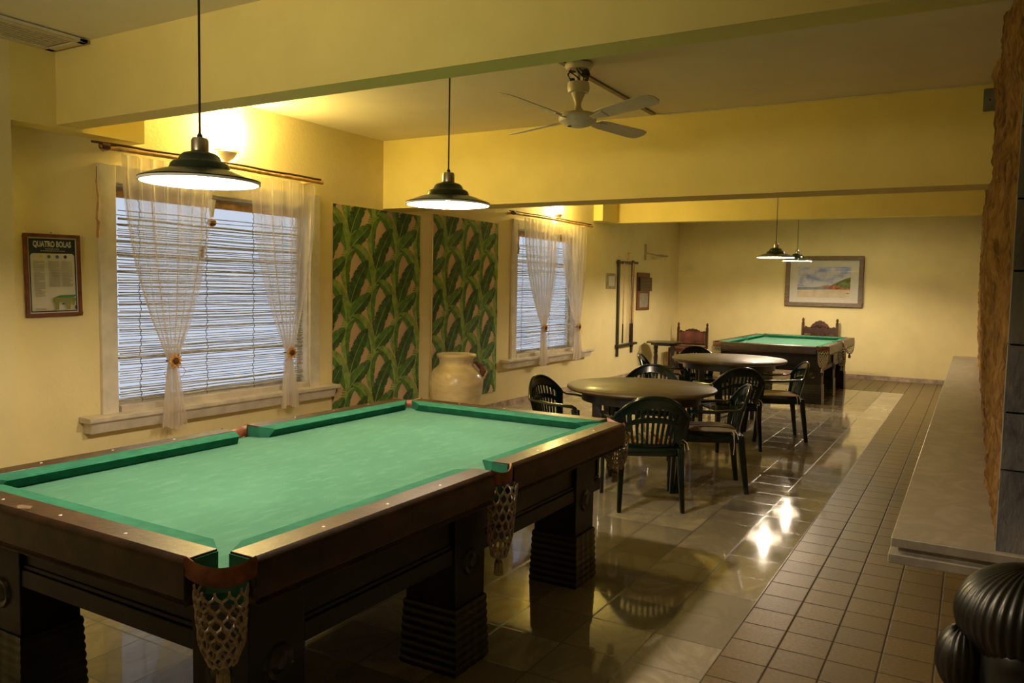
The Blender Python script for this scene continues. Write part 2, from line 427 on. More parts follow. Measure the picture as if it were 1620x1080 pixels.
# rough stone wall on the right: coral-like long face, grey ashlar end
SX = .135; SY = 3.70
mb = B('coral')
def nz(y, z, s, o=0): return noise.noise(Vector((y * s + o, z * s * .6, o)))
def stone_wall(name, z0, z1, nv, rows):
    mb = B('coral')
    def coral_fn(u, v):
        z = z0 + (z1 - z0) * v; y = SY + (YB - SY) * (u ** 1.9)
        d = .035 * nz(y, z, 2.4, 3) + .034 * nz(y, z, 7, 9) + .020 * nz(y, z, 19, 5) + .014 * abs(nz(y, z, 30, 8))
        base = SX - .055 * min(1, max(0, (z - .5) / 1.2)) * min(1, (y - SY) / 1.0)
        return (base - d * min(1, .35 + (y - SY) * 3), y, z)
    mb.grid(coral_fn, 230, nv)
    mb.mat('greystone')
    random.seed(4)
    for i in range(len(rows) - 1):
        x = SX - .012
        w_ = .15 + .25 * random.random()
        while x < 1.2:
            x2 = min(1.2, x + w_); dd = random.uniform(-.006, .016)
            mb.box(x + .004, x2 - .004, SY - .012 - dd, SY + .08, rows[i] + (.004 if i else 0), rows[i + 1] - .004)
            x = x2; w_ = .2 + .3 * random.random()
    mb.box(SX + .03, 1.2, SY + .012, YB, z0, z1)
    struct(mb.build(name, smooth=50))
stone_wall('wall_stone', .499, CEIL, 170, [.499, .83, 1.06, 1.33, 1.62, 1.9, 2.18, 2.45, 2.7, CEIL])
stone_wall('trim_7', 0, .391, 26, [0, .2, .391])

# ------------------------------------------------------------------ windows
def window(n, y0, y1, z0, z1, sill_y0, sill_y1):
    fr = MB(); fr.mat('white_paint')
    cw = .115; xf = WX + .03
    # casing
    fr.box(WX, xf, y0 - cw, y0, z0 - .02, z1 + .12); fr.box(WX, xf, y1, y1 + cw, z0 - .02, z1 + .12); fr.box(WX, xf, y0, y1, z1, z1 + .12)
    # jamb linings
    for a, b in ((y0, y0 + .018), (y1 - .018, y1)): fr.box(WX - WT, WX + .002, a, b, z0, z1)
    fr.box(WX - WT, WX + .002, y0, y1, z1 - .018, z1); fr.box(WX - WT, WX + .002, y0, y1, z0, z0 + .02)
    o = struct(fr.build(f'window_{n}', bevel=.003))
    s = B('white_paint'); xs = WX - .105
    s.box(xs, xs + .035, y0 + .018, y0 + .06, z0, z1); s.box(xs, xs + .035, y1 - .06, y1 - .018, z0, z1)
    s.box(xs, xs + .035, y0, y1, z0, z0 + .06); s.box(xs, xs + .035, y0, y1, z1 - .07, z1)
    zm = z0 + (z1 - z0) * .75
    s.box(xs, xs + .03, y0, y1, zm - .009, zm + .009)
    s.build('sash', o, bevel=.003)
    B('glass').box(xs + .012, xs + .016, y0 + .06, y1 - .06, z0 + .06, z1 - .07).build('pane', o, smooth=0)
    sl = B('sill')
    sl.prism([(0, .565), (.125, .565), (.135, .575), (.135, .60), (0, .603)], lambda a, b, d: (WX + a, d, b), sill_y0, sill_y1)
    sl.prism([(0, .49), (.085, .49), (.10, .54), (.11, .565), (0, .565)], lambda a, b, d: (WX + a, d, b), sill_y0 + .03, sill_y1 - .03)
    sl.box(WX - WT, WX, y0 + .018, y1 - .018, z0 - .02, z0 + .001)
    sl.box(WX - .095, WX + .035, y0 + .018, y1 - .018, .600, .646)
    sl.build('window_sill', o, bevel=.003)
    return o
window(1, *WIN[0], 3.07, 5.45)
window(2, *WIN[1], 8.50, 11.05)

def blind(y0, y1, z0, z1, label, cords, seed):
    random.seed(seed)
    x = WX - .045
    root = empty('bamboo_blind', (x, (y0 + y1) / 2, z0))
    tag(root, label, 'blind', 'bamboo blinds')
    hy = (y1 - y0) / 2; h = z1 - z0
    B('bamboo').box(-.014, .014, -hy, hy, h - .05, h).build('headrail', root, bevel=.003)
    mb = B('slat'); z = .02
    while z < h - .13:
        pts = []; n = 14; ph = random.random() * 6; tilt = random.uniform(-.004, .004)
        a = hy - random.uniform(0, .02); b = hy - random.uniform(0, .03)
        r = random.choice([.0035, .004, .0045, .0055, .003]) * (1.0 if random.random() > .05 else 1.9)
        for i in range(n + 1):
            t = i / n; y = -a + (a + b) * t
            pts.append((.003 * sin(ph + 5 * t), y, z + .0035 * sin(ph * 2 + 4.2 * t) + tilt * (t - .5) + .0018 * sin(ph * 5 + 17 * t)))
        mb.tube(pts, r, 5, cap=False)
        z += random.uniform(.013, .021)
        if z > h * .86: z += .012
    mb.build('slats', root, smooth=60)
    for k in cords:
        y = -hy + 2 * hy * k
        pts = [(.008 * (1 if i % 2 else -1), y + .006 * sin(i * .7 + k * 9), .0 + h * i / 60) for i in range(61)]
        B('twine').tube(pts, .0028, 5).build('cord', root)
blind(WIN[0][0] + .045, WIN[0][1] - .01, .635, 2.13, 'wide bamboo slat blind in the large near window', (.10, .42, .68, .93), 3)
blind(WIN[1][0] + .06, WIN[1][1] - .03, .635, 2.22, 'narrower-looking bamboo slat blind in the far window past the clay urn', (.12, .60, .9), 8)

def rod(y0, y1, z, label, droop):
    root = empty('curtain_rod', (-4.955, (y0 + y1) / 2, z)); tag(root, label, 'curtain rod', 'bamboo curtain rods')
    h = (y1 - y0) / 2; pts = []; rr = []
    for i in range(25):
        t = i / 24; pts.append((.004 * sin(t * 7), -h + 2 * h * t, .006 * sin(t * 4.5) + droop * (t - .5)))
        rr.append(.0145 * (1.12 if i % 4 == 0 else 1))
    B('bamboo').tube(pts, rr, 10).build('pole', root, smooth=60)
    pts = [(p[0] - .002, p[1] + (-.02 if i else -.06), p[2] + .026 + .002 * sin(i)) for i, p in enumerate(pts[:25])]
    B('mahogany').tube(pts, .0085, 8).build('upper_cane', root, smooth=60)
    for s in (-1, 1):
        B('bamboo').tube([(-.134, s * (h - .1), .0), (-.01, s * (h - .1), .004)], .016, 10).build('bracket', root, smooth=60)
    B('mahogany').lathe([(0, -.02), (.024, -.02), (.027, 0), (.024, .035), (0, .035)], (0, -h + .02, -.0), 12, 'y').build('finial', root)
    return root
rod(3.17, 5.20, 2.385, 'bamboo curtain rod above the large near window', .02)
rod(8.50, 10.85, 2.43, 'bamboo curtain rod above the far window', .02)

def curtain(ya, yb, yg, zg, ba, bb, zt, zb, label, seed):
    random.seed(seed)
    x0 = -4.952; root = empty('sheer_curtain', (x0, yg, zb)); tag(root, label, 'curtain', 'sheer curtains')
    nf = max(5, int((yb - ya) / .105)); ph = random.random() * 6
    def fn(u, v):
        # v 0 top .. 1 gather
        z = zt + (zg - zt) * v
        e = v ** 2.1
        l = ya + (yg - .035 - ya) * e; r = yb + (yg + .035 - yb) * e
        k = 1 - .80 * v ** 1.5
        uu = u + .012 * sin(9 * u + ph)
        y = l + (r - l) * uu + .008 * k * sin(nf * 4 * pi * u + ph)
        amp = .022 * (1 - .35 * v) * (1.0 if v > .03 else .8)
        x = amp * sin(nf * 2 * pi * u + ph) + .006 * sin(nf * 5 * pi * u) + .012 * v
        return (x, y - yg, z - zb)
    B('sheer').grid(fn, 110, 34).build('drape', root, smooth=80)
    def fn2(u, v):
        z = zg + (zb - zg) * v
        e = v ** .8
        l = yg - .03 + (ba - yg + .03) * e; r = yg + .03 + (bb - yg - .03) * e
        y = l + (r - l) * u
        x = .018 * sin(10 * pi * u + ph) * (.7 + .3 * v) + .012 + .01 * sin(4 * pi * u)
        return (x, y - yg, z - zb + .015 * sin(7 * u + ph) * v)
    B('sheer').grid(fn2, 60, 16).build('skirt', root, smooth=80)
    def fn3(u, v):   # second layer of the gathered fall
        p = fn2(1 - u, v); return (p[0] - .02, p[1] * .9, p[2])
    B('sheer').grid(fn3, 40, 10).build('under_fold', root, smooth=80)
    # raffia flower tie
    fl = B('flower')
    zc = zg - zb
    for k in range(12):
        a = 2 * pi * k / 12; d = Vector((0, cos(a), sin(a))); t = Vector((0, -sin(a), cos(a)))
        c = Vector((.045, 0, zc)); w2 = .013
        p = [c + d * .012, c + d * .035 + t * w2 + Vector((.006, 0, 0)), c + d * .062 + Vector((-.004, 0, 0)), c + d * .035 - t * w2 + Vector((.006, 0, 0))]
        q = [a_ - Vector((.003, 0, 0)) for a_ in p]
        fl.add(p + q, [(0, 1, 2, 3), (7, 6, 5, 4), (0, 4, 5, 1), (1, 5, 6, 2), (2, 6, 7, 3), (3, 7, 4, 0)])
    flo = fl.build('tieback_flower', root)
    B('flower_core').ell((.052, 0, zc), (.012, .024, .024), 12, 8).build('flower_centre', flo)
    tw = B('flower')
    for s in (-1, 1):
        tw.tube([(.04, s * .02, zc - .03), (.045, s * .06, zc - .05), (.04, s * .09, zc - .08), (.035, s * .07, zc - .11), (.03, s * .05, zc - .13)], .0022, 5)
    tw.build('raffia_ends', root)
    pts = [(.012 + .04 * cos(a), .042 * sin(a), zc) for a in [2 * pi * i / 16 for i in range(17)]]
    B('twine').tube(pts, .004, 6).build('tie', root)
curtain(3.29, 4.03, 3.677, .945, 3.58, 3.79, 2.35, .462, 'left sheer curtain of the large near window, tied low with a straw flower', 1)
curtain(4.43, 5.12, 4.80, .935, 4.73, 4.93, 2.355, .475, 'right sheer curtain of the large near window, beside the leaf panel', 2)
curtain(8.78, 9.76, 9.357, .98, 9.27, 9.50, 2.395, .478, 'left sheer curtain of the far window, nearer the clay urn', 3)
curtain(9.83, 10.65, 10.41, .956, 10.28, 10.58, 2.40, .484, 'right sheer curtain of the far window, nearer the cue rack', 4)

# bamboo strips hanging on the casings, dangling beads
def hang_stick(y, z0, z1, label):
    root = empty('bamboo_stick', (-5.035, y, z0)); tag(root, label, 'bamboo stick', 'bamboo sticks beside the windows')
    h = z1 - z0
    B('bamboo').tube([(0, .0, 0), (.004, .006, h * .28), (.0, -.004, h * .33), (.002, .006, h * .66), (-.006, .0, h)], [.013, .014, .010, .009, .007], 8, flat=.6).build('cane', root)
    B('twine').tube([(-.006, 0, h - .01), (-.0, 0, h + .09)], .002, 5).build('string', root)
hang_stick(3.19, 1.79, 2.17, 'short bamboo stick hanging on the casing left of the near window')
hang_stick(8.80, 1.94, 2.24, 'short bamboo stick hanging on the casing left of the far window')
root = empty('hanging_ornament', (-5.02, 4.09, 1.93)); tag(root, 'round striped bead hanging in the near window under a white cone', 'ornament')
B('bead').ell((0, 0, .03), (.030, .036, .030), 18, 10).build('bead', root)
B('enamel_white').lathe([(.0, .07), (.012, .07), (.032, .20), (.0, .205)], (0, 0, 0), 12).build('cone', root)
B('twine').tube([(0, 0, .20), (0, 0, .43)], .0015, 5).build('string', root)
root = empty('hanging_ornament', (-5.02, 3.995, 1.685)); tag(root, 'oval striped bead hanging lower in the near window beside the left curtain', 'ornament')
B('bead').ell((0, 0, .05), (.022, .024, .050), 16, 10).build('bead', root)
B('twine').tube([(0, 0, .095), (0, 0, .68)], .0015, 5).build('string', root)

# ------------------------------------------------------------------ wall sconces
def sconce(y, z, h, r, label, gain=1):
    root = empty('wall_sconce', (WX, y, z)); tag(root, label, 'wall lamp', 'lit parchment wall lamps')
    B('white_paint').box(0, .02, -.05, .05, -.02, h + .03).build('backplate', root, bevel=.003)
    B('sconce_glow_far' if gain > 1 else 'sconce_glow').lathe([(r * .96, .015), (r, h * .5), (r * .96, h - .015)], (.03, 0, 0), 24, 'z', pi, -pi / 2).build('lamp_shade', root)
    B('sconce_top').lathe([(0, h * .93), (r * .85, h * .93)], (.03, 0, 0), 20, 'z', pi, -pi / 2).build('bulb', root)
    rg = MB(); rg.mat('brass')
    for zz in (0, h):
        rg.tube([(.02 + (r + .006) * cos(a), (r + .006) * sin(a), zz) for a in [-pi / 2 + pi * i / 16 for i in range(17)]], .005, 6)
    for a in (-pi / 2, pi / 2):
        rg.tube([(.02 + (r + .004) * cos(a), (r + .004) * sin(a), 0), (.02 + (r + .004) * cos(a), (r + .004) * sin(a), h)], .005, 6)
    rg.build('wire_frame', root, smooth=60)
    B('white_paint').lathe([(r * .9, -.005), (r * .6, -.05), (.012, -.085), (0, -.085)], (.03, 0, 0), 20, 'z', pi, -pi / 2).build('lower_cup', root)
    return root
sconce(4.26, 2.52, .31, .095, 'bright parchment wall sconce above the near window')
sconce(9.90, 2.53, .22, .085, 'bright parchment wall sconce above the far window', 2)

# ------------------------------------------------------------------ pendant lamps
def pendant(x, y, zr, R, ztop, label, bulb='bulb'):
    root = empty('pendant_lamp', (x, y, zr)); tag(root, label, 'pendant lamp', 'green enamel pendant lamps')
    k = R / .22
    outer = [(.220, .0), (.222, .004), (.150, .032), (.112, .042), (.106, .060), (.098, .068), (.080, .074), (.072, .092), (.060, .102), (.036, .108), (.032, .112)]
    outer = [(a * k, b * k) for a, b in outer]
    sh = B('enamel_green').lathe(outer, (0, 0, 0), 48).build('lamp_shade', root, smooth=50)
    inner = [(a - .003, b - .004) for a, b in outer]
    inner[0] = (outer[0][0] - .001, -.001)
    rim = B('enamel_white').lathe([outer[0], (outer[0][0] + .001, -.007), (outer[0][0] - .006, -.008)] + inner[1:] + [(0, .10 * k)], (0, 0, 0), 48)
    rim.build('reflector', sh, smooth=50)
    B('steel').lathe([(.032 * k, .108 * k), (.032 * k, .150 * k), (.027 * k, .160 * k), (.008, .164 * k), (0, .164 * k)], (0, 0, 0), 24).build('socket_cap', root)
    B('cable').lathe([(.009, .160 * k), (.009, .172 * k), (.004, .180 * k), (0, .180 * k)], (0, 0, 0), 12).build('grommet', root)
    B('cable').tube([(0, 0, .17 * k), (0, 0, ztop - zr)], .0042, 6).build('cable', root)
    B(bulb).ell((0, 0, .045 * k), (.030, .030, .034), 16, 10).build('bulb', root)
    return root
pendant(-2.36, 1.875, 1.868, .202, CEIL, 'nearest green enamel pendant lamp, over the near pool table')
pendant(-2.35, 3.375, 1.937, .215, CEIL, 'green enamel pendant lamp over the near pool table, left of the fan')
pendant(-2.43, 11.51, 2.005, .255, CEIL, 'larger-looking pendant of the far pair over the far pool table', 'bulb_far')
pendant(-2.43, 13.07, 2.015, .222, CEIL, 'rearmost pendant of the far pair, before the beach painting', 'bulb_far')

# ------------------------------------------------------------------ ceiling fan
def fan():
    X, Y = -2.20, 4.56; root = empty('ceiling_fan', (X, Y, 2.56)); tag(root, 'cream four-blade ceiling fan with dangling canopy wires', 'ceiling fan')
    B('fan_white').lathe([(0, .352), (.085, .350), (.088, .335), (.075, .315), (.03, .305), (0, .305)], (0, 0, 0), 28).build('ceiling_plate', root)
    B('terminal').lathe([(0, .36), (.07, .36), (.07, .348), (0, .348)], (.0, 0, 0), 18).build('ceiling_hole', root)
    wr = MB(); wr.mat('terminal'); random.seed(5)
    for i in range(9):
        a = random.random() * 6.3; r = .05
        wr.tube([(r * cos(a), r * sin(a), .33), (.07 * cos(a + .4), .07 * sin(a + .4), .29), (.06 * cos(a + 1.1), .06 * sin(a + 1.1), .255), (.025 * cos(a + 2), .025 * sin(a + 2), .235)], .0045, 5)
    wr.box(-.055, -.02, -.03, .0, .30, .345).box(.03, .06, -.02, .02, .27, .31).box(-.06, -.035, .0, .02, .235, .27)
    wr.build('wiring', root)
    B('steel').tube([(0, 0, .02), (0, 0, .315)], .011, 12).build('downrod', root)
    B('fan_white').lathe([(.012, .235), (.066, .235), (.070, .20), (.064, .175), (.045, .172), (.036, .15), (.020, .11), (.022, .085), (.034, .068), (.036, .062)], (0, 0, 0), 32).build('canopy', root)
    B('fan_white').lathe([(0, .07), (.035, .068), (.060, .055), (.105, .045), (.118, .030), (.120, .008), (.112, -.006), (.095, -.012), (.085, -.024), (.055, -.034), (.03, -.038), (0, -.040)], (0, 0, 0), 40).build('motor_housing', root)
    B('terminal').lathe([(0, -.0), (.012, .0), (.012, .004), (0, .004)], (-.03, -.05, -.040), 10).build('switch', root)
    for k in range(4):
        a = radians(-109 + 90 * k); rise = (.10, .055, -.03, -.02)[k]
        bl = B('fan_white'); pitch = radians(-13)
        pr = []
        outl = [(.17, -.045), (.24, -.058), (.56, -.068), (.605, -.055), (.625, -.02), (.622, .03), (.60, .058), (.55, .066), (.24, .056), (.17, .045)]
        def mp(u, v, d):
            z = .012 + d + v * sin(pitch) + rise * (u - .1) ** 1.0
            v2 = v * cos(pitch); return (u * cos(a) - v2 * sin(a), u * sin(a) + v2 * cos(a), z)
        bl.prism(outl, mp, -.003, .003)
        bo = bl.build('blade', root, bevel=.002)
        B('fan_white').prism([(.07, -.014), (.15, -.022), (.23, -.04), (.23, .04), (.15, .022), (.07, .014)], mp, -.009, -.003).build('blade_iron', bo, bevel=.001)
fan()
root = tag(B('driftwood').box(-2.302, -2.262, 4.30, 6.12, CEIL - .014, CEIL).build('cable_channel', bevel=.002), 'long brown cable channel on the ceiling running past the fan', 'cable channel')
tag(B('white_paint').tube([(-2.27, 6.10, CEIL - .006), (-2.2, 6.165, CEIL - .008), (-1.6, 6.178, CEIL - .006), (-.6, 6.18, CEIL - .006), (.02, 6.18, CEIL - .008)], .004, 6).build('ceiling_wire'), 'thin pale wire along the top of the middle beam', 'wire')
root = empty('junction_box', (.025, 6.165, 2.80)); tag(root, 'small grey box high on the beam beside the stone wall', 'junction box')
B('grey_box').box(-.038, .038, -.03, .022, -.065, .075).build('housing', root, bevel=.004)
B('cable').lathe([(0, -.033), (.006, -.033), (.006, -.029), (0, -.029)], (0, 0, 0), 10, 'y').build('screw', root)

# air vent
root = empty('air_vent', (-4.80, 2.45, 2.912)); tag(root, 'cream slatted air conditioning vent in the near ceiling corner', 'vent')
fr = B('clear_grille'); X0, X1, Y0, Y1 = -.13, .24, -.65, .40
fr.box(X0, X1, Y0, Y0 + .05, -.02, .0).box(X0, X1, Y1 - .05, Y1, -.02, .0).box(X0, X0 + .05, Y0, Y1, -.02, 0).box(X1 - .05, X1, Y0, Y1, -.02, 0)
fr.build('frame', root, bevel=.003)
B('vent_dark').box(X0 + .03, X1 - .03, Y0 + .03, Y1 - .03, -.001, .007).build('backing', root)
gr = B('clear_grille')
y = Y0 + .06
while y < Y1 - .06:
    gr.box(X0 + .045, X1 - .045, y, y + .010, -.014, -.002); y += .019
gr.build('grille', root)

# ------------------------------------------------------------------ leaf panels
def clip(poly, x0, x1, y0, y1):
    def cut(p, ax, v, keep_less):
        out = []
        for i in range(len(p)):
            a, b = p[i], p[(i + 1) % len(p)]
            ia = (a[ax] <= v) if keep_less else (a[ax] >= v); ib = (b[ax] <= v) if keep_less else (b[ax] >= v)
            if ia: out.append(a)
            if ia != ib:
                t = (v - a[ax]) / (b[ax] - a[ax]); out.append((a[0] + (b[0] - a[0]) * t, a[1] + (b[1] - a[1]) * t))
        return out
    for ax, v, kl in ((0, x0, False), (0, x1, True), (1, y0, False), (1, y1, True)):
        poly = cut(poly, ax, v, kl)
        if len(poly) < 3: return []
    return poly
def leaf_panel(y0, y1, z0, z1, ph, label):
    root = empty('leaf_print_panel', (WX + .001, y0, z0)); tag(root, label, 'wall panel', 'banana leaf wall panels')
    W, Hh = y1 - y0, z1 - z0; th = .010
    B('cream_print').box(0, th, 0, W, 0, Hh).build('board', root)
    mb = MB(); S = .001485; SV = .000913
    leaves = [  # spine control points in a repeat tile, width, materials of the two halves
        ([(545, 195), (425, 165), (385, 330), (425, 590)], 104, 'leaf_mid', 'leaf_light'),
        ([(195, 545), (200, 430), (268, 335)], 76, 'leaf_light', 'leaf_light'),
        ([(200, 560), (285, 430), (385, 318)], 104, 'leaf_mid', 'leaf_dark'),
        ([(665, 610), (660, 400), (610, 230), (505, 175)], 100, 'leaf_mid', 'leaf_light'),
        ([(450, 785), (490, 560), (602, 345)], 122, 'leaf_dark', 'leaf_dark'),
    ]
    depth = th
    def bez(p, t):
        n = len(p)
        while len(p) > 1: p = [(a[0] + (b[0] - a[0]) * t, a[1] + (b[1] - a[1]) * t) for a, b in zip(p[:-1], p[1:])]
        return p[0]
    random.seed(11)
    cells = []
    for i in range(-5, 5):
        for j in range(-2, 9):
            cells.append((i, j))
    layer = 0
    for lf in leaves:
        for i, j in cells:
            ox = i * .727 + j * .3635 + ph[0]; oy = -j * .329 + Hh - ph[1]
            ctrl = [((x - 530) * S + ox, (570 - yy) * SV + oy) for x, yy in lf[0]]
            xs = [c[0] for c in ctrl]; yy_ = [c[1] for c in ctrl]
            if max(xs) < -.3 or min(xs) > W + .3 or max(yy_) < -.3 or min(yy_) > Hh + .3: continue
            depth = th + .0004 + .0013 * leaves.index(lf) + .00028 * ((i % 2) + 2 * (j % 2)) 
            n = 22; hw = lf[1] * S / 2
            pts = [bez(ctrl, k / n) for k in range(n + 1)]
            for side, mt in ((1, lf[2]), (-1, lf[3])):
                mb.mat(mt)
                rnd = random.Random(side * 3 + leaves.index(lf))
                for k in range(n):
                    t0, t1 = k / n, (k + 1) / n
                    def prof(t): return hw * min(1, (t / .16) ** .6 if t > 0 else 0) * max(0, 1 - t ** 4.5) ** .7
                    a, b = pts[k], pts[k + 1]
                    dx, dy = b[0] - a[0], b[1] - a[1]; L = math.hypot(dx, dy) or 1; nx, ny = -dy / L * side, dx / L * side
                    tear = rnd.random() < .22
                    w0 = prof(t0); w1 = prof(t1) * (.45 if tear else 1)
                    fx, fy = dx / L * hw * .6, dy / L * hw * .6     # edges sweep towards the tip
                    poly = [a, b, (b[0] + nx * w1 + fx, b[1] + ny * w1 + fy), (a[0] + nx * w0 + fx, a[1] + ny * w0 + fy)]
                    poly = clip(poly, 0, W, 0, Hh)
                    if poly: mb.add([(depth + k * 5e-6 + (6e-5 if side > 0 else 0), p[0], p[1]) for p in poly], [tuple(range(len(poly)))])
            mb.mat('leaf_rib')
            for k in range(n):
                a, b = pts[k], pts[k + 1]; dx, dy = b[0] - a[0], b[1] - a[1]; L = math.hypot(dx, dy) or 1
                w_ = .0045 * (1 - k / n * .7); nx, ny = -dy / L * w_, dx / L * w_
                poly = clip([(a[0] - nx, a[1] - ny), (b[0] - nx, b[1] - ny), (b[0] + nx, b[1] + ny), (a[0] + nx, a[1] + ny)], 0, W, 0, Hh)
                if poly: mb.add([(depth + .00024, p[0], p[1]) for p in poly], [tuple(range(len(poly)))])
    mb.build('leaf_print', root, smooth=0)
leaf_panel(5.465, 6.785, .22, 2.245, (.713, .417), 'green banana leaf wall panel next to the near window')
leaf_panel(7.02, 8.375, .22, 2.285, (.765, .39), 'green banana leaf wall panel behind the clay urn')

# ------------------------------------------------------------------ clay urn
root = empty('clay_urn', (-4.55, 6.72, 0)); tag(root, 'large pale glazed clay urn with a broken brown handle', 'urn')
B('ceramic').lathe([(0, 0), (.15, 0), (.165, .02), (.19, .12), (.235, .28), (.270, .43), (.278, .52), (.268, .60), (.235, .66), (.195, .695), (.178, .715), (.172, .745), (.178, .775), (.198, .795), (.205, .81), (.198, .825), (.178, .828), (.165, .81), (.158, .75), (.17, .70), (0, .68)], (0, 0, 0), 48).build('body', root, smooth=60)
hd = B('rope_brown')
def hp(t):
    a = radians(28); r = .255 - .07 * t + .05 * sin(pi * t); z = .60 + .15 * t
    return (r * cos(a), r * sin(a), z)
hd.tube([hp(i / 8) for i in range(9)], [.022, .028, .03, .034, .03, .026, .03, .024, .018], 8).build('handle', root)

# ------------------------------------------------------------------ pool tables
def net_geo(mb, c, r0, h, tilt=(0, 0), n=12, rings=8, squash=1.0):
    def P(a, t):
        r = r0 * (1 - .22 * t - .55 * max(0, t - .7) ** 1.2 * 2.2) ; r = max(r, .008)
        return (c[0] + r * cos(a) + tilt[0] * t, c[1] + r * sin(a) * squash + tilt[1] * t, c[2] - h * t)
    for s in (-1, 1):
        for k in range(n):
            pts = []
            for i in range(rings * 3 + 1):
                t = i / (rings * 3); x = (t * rings) % 1.0
                base = int(t * rings)
                step = (0 if x < .55 else (x - .55) / .45)
                a = 2 * pi * k / n + s * (pi / n) * ((base + step) if True else 0) * 1.0
                zig = (base % 2 + (step if base % 2 == 0 else -step)) * s * pi / n / 1.0
                a = 2 * pi * (k + .25 * (s + 1)) / n + zig * 1.0 - s * pi / n / 2
                pts.append(P(a, t))
            mb.tube(pts, .0042, 4, cap=False)
    b = P(0, 1); bx, by, bz = c[0] + tilt[0], c[1] + tilt[1], c[2] - h
    return (bx, by, bz)
def rim_pts(a, b, out, sag, n=12):
    a = Vector(a); b = Vector(b); o = Vector((out[0], out[1], 0)); pts = []
    for i in range(n + 1):
        t = i / n; k = sin(pi * t); pts.append(a.lerp(b, t) + o * (k ** .7) - Vector((0, 0, sag * k ** .8)))
    return pts
